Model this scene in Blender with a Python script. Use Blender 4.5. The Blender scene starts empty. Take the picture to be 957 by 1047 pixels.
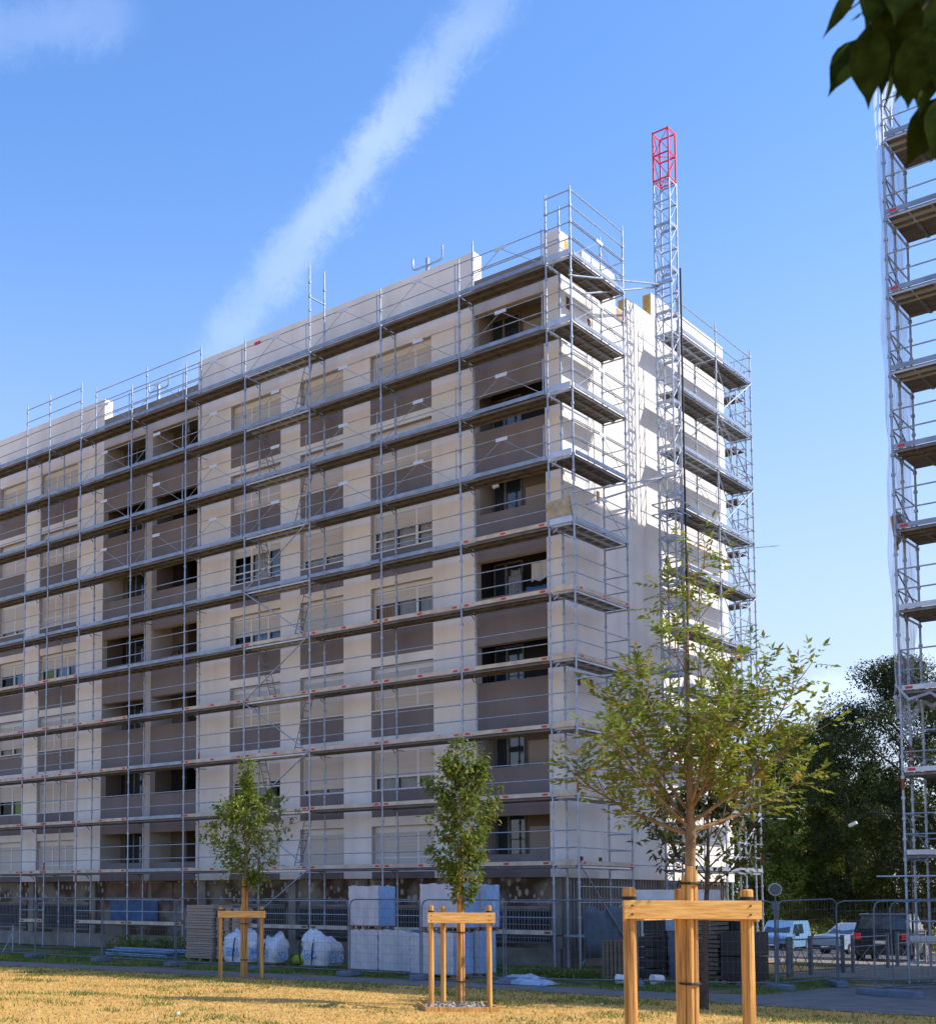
import bpy, math, random
from mathutils import Vector, Matrix
random.seed(7)
R = math.radians
scene = bpy.context.scene
col = scene.collection

# ------------------------------------------------------------------ materials
def new_mat(name):
    m = bpy.data.materials.new(name); m.use_nodes = True
    nt = m.node_tree; return m, nt, nt.nodes['Principled BSDF']

def mat(name, c, rough=.7, metal=0., var=.12, scale=3., bump=0., bscale=40., c2=None, spec=.4, detail=4., stretch=None, thr=None):
    """principled material whose colour wanders between c and c2 (or a darker c) with object-space noise"""
    m, nt, b = new_mat(name); N = nt.nodes; L = nt.links
    b.inputs['Roughness'].default_value = rough; b.inputs['Metallic'].default_value = metal
    b.inputs['Specular IOR Level'].default_value = spec
    geo = N.new('ShaderNodeNewGeometry'); mp = N.new('ShaderNodeMapping')
    L.new(geo.outputs['Position'], mp.inputs['Vector'])
    if stretch: mp.inputs['Scale'].default_value = stretch
    n = N.new('ShaderNodeTexNoise'); n.inputs['Scale'].default_value = scale; n.inputs['Detail'].default_value = detail
    L.new(mp.outputs[0], n.inputs['Vector'])
    r = N.new('ShaderNodeValToRGB'); L.new(n.outputs['Fac'], r.inputs['Fac'])
    lo, hi = thr if thr else (.3, .7)
    r.color_ramp.elements[0].position = lo; r.color_ramp.elements[1].position = hi
    cc = c2 if c2 else [v * (1 - var) for v in c]
    r.color_ramp.elements[0].color = (*cc[:3], 1); r.color_ramp.elements[1].color = (*c[:3], 1)
    L.new(r.outputs[0], b.inputs['Base Color'])
    if bump:
        n2 = N.new('ShaderNodeTexNoise'); n2.inputs['Scale'].default_value = bscale; n2.inputs['Detail'].default_value = 3
        L.new(mp.outputs[0], n2.inputs['Vector'])
        bp = N.new('ShaderNodeBump'); bp.inputs['Strength'].default_value = bump; bp.inputs['Distance'].default_value = .02
        L.new(n2.outputs['Fac'], bp.inputs['Height']); L.new(bp.outputs[0], b.inputs['Normal'])
    return m

M = {}
def facade_mat(name, c, dirt):
    """painted render with vertical rain streaks, trowel clouds and a fine grain"""
    m, nt, b = new_mat(name); N = nt.nodes; L = nt.links
    b.inputs['Roughness'].default_value = .92; b.inputs['Specular IOR Level'].default_value = .2
    geo = N.new('ShaderNodeNewGeometry')
    def noise(sc, scale, det=4):
        mp = N.new('ShaderNodeMapping'); mp.inputs['Scale'].default_value = sc; L.new(geo.outputs['Position'], mp.inputs['Vector'])
        n = N.new('ShaderNodeTexNoise'); n.inputs['Scale'].default_value = scale; n.inputs['Detail'].default_value = det
        L.new(mp.outputs[0], n.inputs['Vector']); return n
    a = noise((1, 1, .05), 1.6); bb = noise((1, 1, 1), .7, 6)
    mul = N.new('ShaderNodeMath'); mul.operation = 'MULTIPLY'; L.new(a.outputs['Fac'], mul.inputs[0]); L.new(bb.outputs['Fac'], mul.inputs[1])
    r = N.new('ShaderNodeValToRGB'); L.new(mul.outputs[0], r.inputs['Fac'])
    r.color_ramp.elements[0].position = .12; r.color_ramp.elements[1].position = .34
    r.color_ramp.elements[0].color = (*dirt, 1); r.color_ramp.elements[1].color = (*c, 1)
    L.new(r.outputs[0], b.inputs['Base Color'])
    g = noise((1, 1, 1), 60, 2); bp = N.new('ShaderNodeBump'); bp.inputs['Strength'].default_value = .25; bp.inputs['Distance'].default_value = .01
    L.new(g.outputs['Fac'], bp.inputs['Height']); L.new(bp.outputs[0], b.inputs['Normal'])
    return m

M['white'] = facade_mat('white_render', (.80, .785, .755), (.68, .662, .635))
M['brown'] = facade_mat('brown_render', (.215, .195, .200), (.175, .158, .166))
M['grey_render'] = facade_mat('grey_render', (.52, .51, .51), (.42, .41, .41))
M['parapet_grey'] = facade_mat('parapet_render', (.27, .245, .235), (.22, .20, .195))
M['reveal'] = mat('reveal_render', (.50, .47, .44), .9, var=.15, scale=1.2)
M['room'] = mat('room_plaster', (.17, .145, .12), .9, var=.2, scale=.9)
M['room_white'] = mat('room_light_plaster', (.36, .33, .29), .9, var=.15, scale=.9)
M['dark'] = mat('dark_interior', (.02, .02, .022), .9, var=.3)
M['frame'] = mat('window_frame_white', (.72, .72, .72), .45, var=.06)
M['shutter'] = mat('roller_shutter', (.60, .565, .51), .6, var=.12, scale=1.2, stretch=(.3, .3, 14))
M['curtain'] = mat('curtain_white', (.62, .60, .56), .9, c2=(.40, .37, .33), scale=9, stretch=(2.5, 2.5, .05))
M['curtain_y'] = mat('curtain_ochre', (.55, .36, .12), .9, c2=(.25, .13, .05), scale=9, stretch=(2.5, 2.5, .05))
M['curtain_b'] = mat('curtain_blue', (.12, .30, .55), .9, c2=(.45, .55, .68), scale=7, stretch=(2.5, 2.5, .05))
M['curtain_g'] = mat('curtain_green', (.30, .42, .05), .9, var=.2)
M['steel'] = mat('galvanised_steel', (.42, .48, .57), .42, .5, c2=(.25, .30, .37), scale=6)
M['steel_d'] = mat('dull_steel', (.24, .25, .265), .55, .4, c2=(.13, .13, .14), scale=8)
M['alu'] = mat('toe_board_aluminium', (.56, .60, .66), .4, .5, c2=(.40, .44, .50), scale=3)
M['alu_d'] = mat('toe_board_steel', (.30, .36, .44), .45, .5, c2=(.20, .24, .30), scale=3)
M['fence'] = mat('fence_tube_steel', (.17, .205, .25), .55, .4, c2=(.10, .12, .15), scale=5)
M['toe_wood'] = mat('toe_board_timber', (.66, .57, .45), .7, c2=(.42, .35, .28), scale=3)
M['deck_wood'] = mat('deck_plywood', (.15, .128, .112), .8, c2=(.085, .068, .057), scale=2.2, stretch=(.5, 3, 1))
M['deck_grey'] = mat('deck_panel_grey', (.17, .175, .185), .6, c2=(.09, .09, .1), scale=2)
M['red'] = mat('red_label', (.62, .03, .035), .5, var=.15)
M['redsteel'] = mat('red_painted_steel', (.72, .015, .045), .45, var=.15)
M['rust'] = mat('rust_paint', (.42, .10, .03), .8, c2=(.25, .07, .03), scale=20)
M['orange'] = mat('orange_plastic', (.85, .33, .03), .5, var=.2)
M['plate'] = mat('label_plate', (.72, .80, .90), .5, c2=(.30, .42, .60), scale=60)
M['insul'] = mat('insulation_core', (.72, .42, .10), .95, c2=(.45, .27, .09), scale=12)
M['brickred'] = mat('old_brick', (.36, .22, .16), .9, c2=(.46, .36, .28), scale=4)
M['wood'] = mat('pine_wood', (.72, .39, .11), .8, c2=(.33, .15, .04), scale=7, stretch=(6, 6, .22), bump=.6, bscale=25, thr=(.36, .62), detail=8)
M['wood_h'] = mat('pine_beam', (.80, .475, .155), .78, c2=(.56, .275, .065), scale=3.2, bump=.2, bscale=12, stretch=(1.1, 1.1, 13), thr=(.34, .66), detail=8)
M['pallet'] = mat('pallet_wood', (.34, .24, .15), .85, c2=(.2, .14, .09), scale=4)
M['ply'] = mat('plywood_stack', (.42, .34, .27), .85, c2=(.27, .21, .165), scale=2, stretch=(.5, .5, 30))
M['greywood'] = mat('weathered_timber', (.23, .18, .13), .9, c2=(.10, .08, .06), scale=3, stretch=(.6, .6, 20))
M['black'] = mat('black_plastic', (.018, .019, .022), .45, var=.3, scale=3, bump=.4, bscale=9)
M['film'] = mat('pale_stretch_film', (.56, .58, .63), .3, c2=(.43, .455, .52), scale=5, stretch=(1, 1, .25), bump=.5, bscale=14)
M['film_sky'] = mat('film_sky_reflection', (.23, .40, .64), .28, c2=(.15, .30, .52), scale=5, stretch=(1, 1, .25), bump=.5, bscale=14)  # sky reflection on the film's end faces, painted in as blue
M['bag'] = mat('woven_bag', (.72, .74, .76), .7, c2=(.50, .54, .60), scale=6, bump=.8, bscale=9)
M['bag_blue'] = mat('woven_bag_blue', (.10, .30, .58), .7, c2=(.45, .55, .68), scale=14, thr=(.45, .55))
M['concrete'] = mat('concrete', (.30, .28, .25), .92, c2=(.16, .15, .135), scale=1.5, bump=.3)
M['foot'] = mat('fence_foot_concrete', (.15, .19, .25), .85, var=.3, scale=9)
M['clad'] = mat('ribbed_cladding', (.34, .32, .29), .85, c2=(.16, .15, .14), scale=4, stretch=(6, 6, .2))
M['bluesheet'] = mat('blue_sheet', (.03, .13, .30), .6, c2=(.015, .06, .15), scale=2)
M['bars'] = mat('window_bars_paint', (.22, .23, .25), .6, var=.2)
M['rubber'] = mat('rubber_black', (.015, .015, .015), .7)
M['cable'] = mat('cable_black', (.01, .01, .012), .5)
M['bark'] = mat('bark', (.20, .145, .085), .9, c2=(.09, .06, .038), scale=18, stretch=(1, 1, .3), bump=.6, bscale=30)
M['bark_y'] = mat('young_bark', (.28, .185, .095), .85, c2=(.12, .08, .045), scale=14, stretch=(1, 1, .35), bump=.5, bscale=30)
M['bark_d'] = mat('dark_bark', (.085, .06, .045), .9, c2=(.04, .03, .022), scale=14, bump=.5)
M['pipe'] = mat('stacked_pipe_blue', (.22, .34, .50), .4, .4, var=.3)
M['asphalt'] = mat('asphalt_road', (.085, .083, .08), .9, c2=(.05, .05, .05), scale=2, bump=.3, bscale=60)
M['path'] = mat('worn_asphalt', (.20, .185, .17), .92, c2=(.12, .113, .108), scale=2.2, bump=.4, bscale=70, detail=8)
M['gravel'] = mat('gravel_yard', (.27, .235, .19), .95, c2=(.15, .14, .12), scale=1.4, bump=.6, bscale=60, detail=8)
M['kerb'] = mat('kerb_stone', (.36, .34, .31), .9, var=.3, scale=3)
M['tarp'] = mat('crumpled_tarp', (.38, .48, .60), .5, c2=(.22, .32, .45), scale=6, bump=.8, bscale=8)

def glass_mat(name, tint, mixf):
    m, nt, b = new_mat(name); N = nt.nodes; L = nt.links
    out = N['Material Output']; N.remove(b)
    tr = N.new('ShaderNodeBsdfTransparent'); tr.inputs[0].default_value = (*tint, 1)
    gl = N.new('ShaderNodeBsdfGlossy'); gl.inputs['Roughness'].default_value = .02; gl.inputs[0].default_value = (.9, .95, 1, 1)
    mx = N.new('ShaderNodeMixShader'); lw = N.new('ShaderNodeLayerWeight'); lw.inputs[0].default_value = mixf
    L.new(lw.outputs['Fresnel'], mx.inputs[0]); L.new(tr.outputs[0], mx.inputs[1]); L.new(gl.outputs[0], mx.inputs[2])
    L.new(mx.outputs[0], out.inputs[0]); return m
M['glass'] = glass_mat('window_glass', (.80, .84, .88), .22)
M['carglass'] = mat('car_glass', (.02, .035, .05), .05, spec=.9)

def net_mat():
    m, nt, b = new_mat('debris_net_mesh'); N = nt.nodes; L = nt.links; out = N['Material Output']
    b.inputs['Base Color'].default_value = (.62, .68, .80, 1); b.inputs['Roughness'].default_value = .6
    geo = N.new('ShaderNodeNewGeometry'); mp = N.new('ShaderNodeMapping'); mp.inputs['Scale'].default_value = (1, 3, .25)
    L.new(geo.outputs['Position'], mp.inputs['Vector'])
    n = N.new('ShaderNodeTexNoise'); n.inputs['Scale'].default_value = 3.5; L.new(mp.outputs[0], n.inputs['Vector'])
    r = N.new('ShaderNodeMapRange'); r.inputs['From Min'].default_value = .35; r.inputs['From Max'].default_value = .75
    r.inputs['To Min'].default_value = .26; r.inputs['To Max'].default_value = .62; L.new(n.outputs['Fac'], r.inputs[0])
    tr = N.new('ShaderNodeBsdfTransparent'); mx = N.new('ShaderNodeMixShader')
    L.new(r.outputs[0], mx.inputs[0]); L.new(tr.outputs[0], mx.inputs[1]); L.new(b.outputs[0], mx.inputs[2]); L.new(mx.outputs[0], out.inputs[0])
    return m
M['net'] = net_mat()

def leaf_mat(name, c1, c2, c3=None, transl=.35):
    m, nt, b = new_mat(name); N = nt.nodes; L = nt.links; out = N['Material Output']
    b.inputs['Roughness'].default_value = .55; b.inputs['Specular IOR Level'].default_value = .3
    geo = N.new('ShaderNodeNewGeometry')
    r = N.new('ShaderNodeValToRGB'); L.new(geo.outputs['Random Per Island'], r.inputs['Fac'])
    r.color_ramp.elements[0].color = (*c1, 1); r.color_ramp.elements[1].color = (*c2, 1); r.color_ramp.elements[1].position = .92
    if c3:
        e = r.color_ramp.elements.new(.97); e.color = (*c3, 1)
    L.new(r.outputs[0], b.inputs['Base Color'])
    t = N.new('ShaderNodeBsdfTranslucent'); mul = N.new('ShaderNodeMix'); mul.data_type = 'RGBA'; mul.inputs[0].default_value = .35
    L.new(r.outputs[0], mul.inputs[6]); mul.inputs[7].default_value = (.32, .42, .04, 1)
    L.new(mul.outputs[2], t.inputs[0])
    mx = N.new('ShaderNodeMixShader'); mx.inputs[0].default_value = transl
    L.new(b.outputs[0], mx.inputs[1]); L.new(t.outputs[0], mx.inputs[2]); L.new(mx.outputs[0], out.inputs[0]); return m
M['leaf_ash'] = leaf_mat('ash_leaves', (.10, .145, .02), (.22, .25, .04), (.45, .22, .06), .42)
M['leaf_green'] = leaf_mat('glossy_green_leaves', (.07, .12, .016), (.17, .215, .032), (.26, .16, .05), .32)
M['leaf_plane'] = leaf_mat('light_green_leaves', (.085, .135, .02), (.23, .28, .05), None, .35)
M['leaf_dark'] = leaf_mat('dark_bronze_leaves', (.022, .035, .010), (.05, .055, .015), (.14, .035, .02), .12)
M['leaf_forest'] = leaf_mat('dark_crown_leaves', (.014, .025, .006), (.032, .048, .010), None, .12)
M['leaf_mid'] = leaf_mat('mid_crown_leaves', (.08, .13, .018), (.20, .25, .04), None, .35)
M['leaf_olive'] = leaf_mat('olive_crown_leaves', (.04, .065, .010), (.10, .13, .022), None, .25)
M['leaf_near'] = mat('overhanging_leaves', (.030, .048, .008), .95, c2=(.012, .022, .004), scale=30, spec=.02)
M['blade_dry'] = leaf_mat('dry_grass_blades', (.52, .31, .08), (.70, .45, .145), (.16, .22, .04), .25)
M['blade_green'] = leaf_mat('green_grass_blades', (.07, .13, .02), (.15, .21, .04), (.40, .32, .12), .25)

def ground_mat(name, straw, straw2, green, gthr):
    m, nt, b = new_mat(name); N = nt.nodes; L = nt.links
    b.inputs['Roughness'].default_value = .95; b.inputs['Specular IOR Level'].default_value = .1
    geo = N.new('ShaderNodeNewGeometry')
    def nz(s, d=6):
        n = N.new('ShaderNodeTexNoise'); n.inputs['Scale'].default_value = s; n.inputs['Detail'].default_value = d
        n.inputs['Roughness'].default_value = .65
        L.new(geo.outputs['Position'], n.inputs['Vector']); return n
    r1 = N.new('ShaderNodeValToRGB'); L.new(nz(3.0, 10).outputs['Fac'], r1.inputs['Fac'])
    r1.color_ramp.elements[0].position = .32; r1.color_ramp.elements[1].position = .66
    r1.color_ramp.elements[0].color = (*straw2, 1); r1.color_ramp.elements[1].color = (*straw, 1)
    r2 = N.new('ShaderNodeValToRGB'); L.new(nz(.55, 10).outputs['Fac'], r2.inputs['Fac'])
    r2.color_ramp.elements[0].position = gthr; r2.color_ramp.elements[1].position = gthr + .13
    mx = N.new('ShaderNodeMix'); mx.data_type = 'RGBA'
    L.new(r2.outputs[0], mx.inputs[0]); L.new(r1.outputs[0], mx.inputs[6]); mx.inputs[7].default_value = (*green, 1)
    L.new(mx.outputs[2], b.inputs['Base Color'])
    bp = N.new('ShaderNodeBump'); bp.inputs['Strength'].default_value = .7; bp.inputs['Distance'].default_value = .06
    L.new(nz(9, 8).outputs['Fac'], bp.inputs['Height']); L.new(bp.outputs[0], b.inputs['Normal'])
    return m
M['ground'] = ground_mat('parched_lawn', (.66, .41, .13), (.41, .245, .075), (.20, .20, .055), .59)
M['verge'] = ground_mat('green_verge', (.24, .19, .10), (.14, .12, .06), (.055, .095, .02), .44)

def old_wall_mat():
    """stripped base storey: brown bricks showing between grey plaster, pale dabs of adhesive"""
    m, nt, b = new_mat('stripped_base_wall'); N = nt.nodes; L = nt.links
    b.inputs['Roughness'].default_value = .95
    geo = N.new('ShaderNodeNewGeometry')
    n = N.new('ShaderNodeTexNoise'); n.inputs['Scale'].default_value = .9; n.inputs['Detail'].default_value = 8; L.new(geo.outputs['Position'], n.inputs['Vector'])
    r = N.new('ShaderNodeValToRGB'); L.new(n.outputs['Fac'], r.inputs['Fac'])
    r.color_ramp.elements[0].position = .42; r.color_ramp.elements[1].position = .56
    r.color_ramp.elements[0].color = (.075, .046, .03, 1); r.color_ramp.elements[1].color = (.22, .19, .155, 1)
    v = N.new('ShaderNodeTexVoronoi'); v.inputs['Scale'].default_value = 4.6; vm = N.new('ShaderNodeMapping'); vm.inputs['Scale'].default_value = (1, 1, .62); L.new(geo.outputs['Position'], vm.inputs['Vector']); L.new(vm.outputs[0], v.inputs['Vector'])
    s = N.new('ShaderNodeValToRGB'); L.new(v.outputs['Distance'], s.inputs['Fac'])
    s.color_ramp.elements[0].position = .27; s.color_ramp.elements[0].color = (1, 1, 1, 1)
    s.color_ramp.elements[1].position = .34; s.color_ramp.elements[1].color = (0, 0, 0, 1)
    sep = N.new('ShaderNodeSeparateXYZ'); L.new(geo.outputs['Position'], sep.inputs[0])
    zr = N.new('ShaderNodeMapRange'); zr.inputs['From Min'].default_value = 1.85; zr.inputs['From Max'].default_value = 1.95; L.new(sep.outputs['Z'], zr.inputs[0])
    mu = N.new('ShaderNodeMath'); mu.operation = 'MULTIPLY'; L.new(s.outputs[0], mu.inputs[0]); L.new(zr.outputs[0], mu.inputs[1])
    mu2 = N.new('ShaderNodeMath'); mu2.operation = 'MULTIPLY'; L.new(mu.outputs[0], mu2.inputs[0]); mu2.inputs[1].default_value = .8
    mx = N.new('ShaderNodeMix'); mx.data_type = 'RGBA'; L.new(mu2.outputs[0], mx.inputs[0]); L.new(r.outputs[0], mx.inputs[6]); mx.inputs[7].default_value = (.42, .39, .34, 1)
    L.new(mx.outputs[2], b.inputs['Base Color']); return m
M['oldwall'] = old_wall_mat()

def paint(name, c):
    m, nt, b = new_mat(name); b.inputs['Base Color'].default_value = (*c, 1); b.inputs['Roughness'].default_value = .28
    b.inputs['Coat Weight'].default_value = .25 if c[0] > .1 else 0; b.inputs['Specular IOR Level'].default_value = .5 if c[0] > .1 else .15; b.inputs['Metallic'].default_value = .05; return m
M['van_paint'] = paint('van_paint_pale_blue', (.13, .26, .44)); M['suv_paint'] = paint('car_paint_silver', (.20, .27, .36)); M['dark_paint'] = paint('car_paint_dark', (.02, .028, .04))
M['headlight'] = mat('headlamp_glass', (.75, .78, .8), .1, .3); M['tail'] = mat('tail_lamp_red', (.65, .03, .02), .2)
M['alloy'] = mat('wheel_rim', (.5, .5, .52), .3, .8)

# ------------------------------------------------------------------ mesh helpers
WL = {}
def wloc(o): return WL.get(o.name, Vector((0, 0, 0))) if o else Vector((0, 0, 0))

class MB:
    def __init__(s): s.v = []; s.f = []; s.mi = []; s.sm = []
    def add(s, vs, fs, m=0, smooth=False):
        k = len(s.v); s.v += [tuple(v) for v in vs]
        for f in fs: s.f.append([k + i for i in f]); s.mi.append(m); s.sm.append(smooth)
        return s
    def box(s, x0, x1, y0, y1, z0, z1, m=0):
        return s.add([(x0, y0, z0), (x1, y0, z0), (x1, y1, z0), (x0, y1, z0), (x0, y0, z1), (x1, y0, z1), (x1, y1, z1), (x0, y1, z1)],
            [(0, 3, 2, 1), (4, 5, 6, 7), (0, 1, 5, 4), (1, 2, 6, 5), (2, 3, 7, 6), (3, 0, 4, 7)], m)
    def obox(s, c, dx, dy, dz, hx, hy, hz, m=0):
        c = Vector(c); dx = Vector(dx).normalized() * hx; dy = Vector(dy).normalized() * hy; dz = Vector(dz).normalized() * hz
        vs = [c + a * dx + b * dy + e * dz for e in (-1, 1) for a, b in ((-1, -1), (1, -1), (1, 1), (-1, 1))]
        return s.add(vs, [(0, 3, 2, 1), (4, 5, 6, 7), (0, 1, 5, 4), (1, 2, 6, 5), (2, 3, 7, 6), (3, 0, 4, 7)], m)
    def bar(s, a, b, w, h, m=0):
        a = Vector(a); b = Vector(b); d = b - a; up = Vector((0, 0, 1)) if abs(d.normalized().z) < .95 else Vector((0, 1, 0))
        sx = d.cross(up).normalized(); uz = sx.cross(d).normalized()
        return s.obox((a + b) / 2, d, sx, uz, d.length / 2, w / 2, h / 2, m)
    def tube(s, a, b, r, n=6, m=0, r2=None, caps=True):
        a = Vector(a); b = Vector(b); d = (b - a)
        if d.length < 1e-6: return s
        d.normalize(); u = d.orthogonal().normalized(); w = d.cross(u); r2 = r if r2 is None else r2
        vs = []
        for p, q in ((a, r), (b, r2)):
            for i in range(n):
                t = 2 * math.pi * i / n; vs.append(p + (u * math.cos(t) + w * math.sin(t)) * q)
        s.add(vs, [(i, (i + 1) % n, n + (i + 1) % n, n + i) for i in range(n)], m, True)
        if caps: s.add(vs, [tuple(reversed(range(n))), tuple(range(n, 2 * n))], m)
        return s
    def path(s, pts, rad, n=6, m=0):
        """one continuous tapering tube along a list of points"""
        pts = [Vector(p) for p in pts]; ring = []; u = None
        for i, p in enumerate(pts):
            d = (pts[min(i + 1, len(pts) - 1)] - pts[max(i - 1, 0)]).normalized()
            u = d.orthogonal().normalized() if u is None else (u - d * u.dot(d)).normalized()
            w = d.cross(u); q = rad[i] if isinstance(rad, (list, tuple)) else rad
            ring.append([p + (u * math.cos(2 * math.pi * k / n) + w * math.sin(2 * math.pi * k / n)) * q for k in range(n)])
        vs = [v for r_ in ring for v in r_]
        fs = [(i * n + k, i * n + (k + 1) % n, (i + 1) * n + (k + 1) % n, (i + 1) * n + k) for i in range(len(pts) - 1) for k in range(n)]
        s.add(vs, fs, m, True); s.add(ring[0], [tuple(reversed(range(n)))], m); s.add(ring[-1], [tuple(range(n))], m)
        return s
    def quad(s, a, b, c, d, m=0): return s.add([a, b, c, d], [(0, 1, 2, 3)], m)
    def pieces(s):
        """one builder per connected piece, so that each can be a part of its own"""
        par = list(range(len(s.v))); key = {}
        def find(i):
            while par[i] != i: par[i] = par[par[i]]; i = par[i]
            return i
        for i, v in enumerate(s.v):
            k = (round(v[0], 4), round(v[1], 4), round(v[2], 4))
            if k in key: par[find(i)] = find(key[k])
            else: key[k] = i
        for f in s.f:
            for i in f[1:]: par[find(i)] = find(f[0])
        out = {}
        for f, mi, sm in zip(s.f, s.mi, s.sm):
            b = out.setdefault(find(f[0]), MB()); k = len(b.v); b.v += [s.v[i] for i in f]; b.f.append(list(range(k, k + len(f)))); b.mi.append(mi); b.sm.append(sm)
        return out.values()
    def build_each(s, name, mats, parent=None, **k):
        return [p.build(name, mats, parent, **k) for p in s.pieces()]
    def build(s, name, mats, parent=None, origin=None, bevel=0):
        if not isinstance(mats, (list, tuple)): mats = [mats]
        o = Vector(origin) if origin is not None else wloc(parent)
        me = bpy.data.meshes.new(name)
        me.from_pydata([(v[0] - o.x, v[1] - o.y, v[2] - o.z) for v in s.v], [], s.f)
        for m in mats: me.materials.append(M[m])
        me.polygons.foreach_set('material_index', s.mi); me.polygons.foreach_set('use_smooth', s.sm); me.update()
        ob = bpy.data.objects.new(name, me); col.objects.link(ob)
        if parent: ob.parent = parent; WL[ob.name] = o.copy(); ob.location = o - wloc(parent)
        else: ob.location = o; WL[ob.name] = o.copy()
        if bevel:
            md = ob.modifiers.new('bevel', 'BEVEL'); md.width = bevel; md.segments = 2; md.limit_method = 'ANGLE'
        return ob

def tag(o, label=None, cat=None, group=None, kind=None):
    if label: o['label'] = label
    if cat: o['category'] = cat
    if group: o['group'] = group
    if kind: o['kind'] = kind
    return o
def thing(name, loc, label, cat, group=None, rz=0):
    o = bpy.data.objects.new(name, None); col.objects.link(o); o.location = loc; o.rotation_euler = (0, 0, rz)
    o.empty_display_size = .3; WL[o.name] = Vector(loc); return tag(o, label, cat, group)
class Local:
    """build parts of a thing in its own coordinates"""
    def __init__(s, root): s.r = root; s.keep = WL[root.name]
    def __enter__(s): WL[s.r.name] = Vector((0, 0, 0)); return s.r
    def __exit__(s, *a): WL[s.r.name] = s.keep
def children(o): return [c for c in bpy.data.objects if c.parent is o]
def copy_tree(o, loc=None, rz=None, label=None, parent=None):
    c = o.copy(); col.objects.link(c); c.parent = parent
    if loc is not None: c.location = loc; WL[c.name] = Vector(loc)
    if rz is not None: c.rotation_euler = (0, 0, rz)
    if label: c['label'] = label
    for ch in children(o): copy_tree(ch, parent=c)
    return c
def copy_part(o, loc, parent):
    """copy of a part (and its sub-parts) under the same thing"""
    c = o.copy(); col.objects.link(c); c.parent = parent; c.location = loc
    for ch in children(o):
        d = ch.copy(); col.objects.link(d); d.parent = c
    return c

# ------------------------------------------------------------------ camera
CAMP = Vector((18.782, -33.29, 2.053)); HD, PT, RL = R(-43.209), R(3.881), R(.212); FPX, CX, CY = 1310.375, 244.794, 829.124
_f = Vector((math.sin(HD) * math.cos(PT), math.cos(HD) * math.cos(PT), math.sin(PT)))
_r0 = Vector((math.cos(HD), -math.sin(HD), 0)); _u0 = _r0.cross(_f)
_r = _r0 * math.cos(RL) + _u0 * math.sin(RL); _u = -_r0 * math.sin(RL) + _u0 * math.cos(RL)
cam = bpy.data.cameras.new('camera'); co = bpy.data.objects.new('camera', cam); col.objects.link(co)
co.matrix_world = Matrix(((_r.x, _u.x, -_f.x, CAMP.x), (_r.y, _u.y, -_f.y, CAMP.y), (_r.z, _u.z, -_f.z, CAMP.z), (0, 0, 0, 1)))
cam.sensor_fit = 'HORIZONTAL'; cam.sensor_width = 36; cam.lens = 36 * FPX / 957
cam.shift_x = (478.5 - CX) / 957; cam.shift_y = (CY - 523.5) / 957
cam.clip_start = .05; cam.clip_end = 3000
cam.dof.use_dof = True; cam.dof.focus_distance = 34; cam.dof.aperture_fstop = 7
scene.camera = co
def ray(px, py): return _f + _r * ((px - CX) / FPX) - _u * ((py - CY) / FPX)
def G(px, py, z=0):                       # point of the ground seen at a place of the photograph, for standing things there
    d = ray(px, py); return CAMP + d * ((z - CAMP.z) / d.z)
def at(px, py, depth): return CAMP + ray(px, py) * depth
def onY(px, py, y): d = ray(px, py); return CAMP + d * ((y - CAMP.y) / d.y)

# ------------------------------------------------------------------ sun, sky
SUN = Vector((1, .50, .92)).normalized()
el = math.asin(SUN.z); az = math.atan2(SUN.x, SUN.y)
sl = bpy.data.lights.new('sun', 'SUN'); sl.energy = 4.2; sl.angle = R(.53); sl.color = (1, .90, .765)
so = bpy.data.objects.new('sun', sl); col.objects.link(so); so.rotation_euler = SUN.to_track_quat('Z', 'Y').to_euler(); so.location = (40, 20, 60)
w = bpy.data.worlds.new('World'); scene.world = w; w.use_nodes = True; nt = w.node_tree; N = nt.nodes; L = nt.links
bg = N['Background']; bg.inputs[1].default_value = .14
sk = N.new('ShaderNodeTexSky'); sk.sky_type = 'NISHITA'; sk.sun_disc = False; sk.sun_elevation = el; sk.sun_rotation = az
sk.air_density = 1.15; sk.dust_density = 1.0; sk.ozone_density = 2.6; sk.altitude = 200
tc = N.new('ShaderNodeTexCoord')
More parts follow.
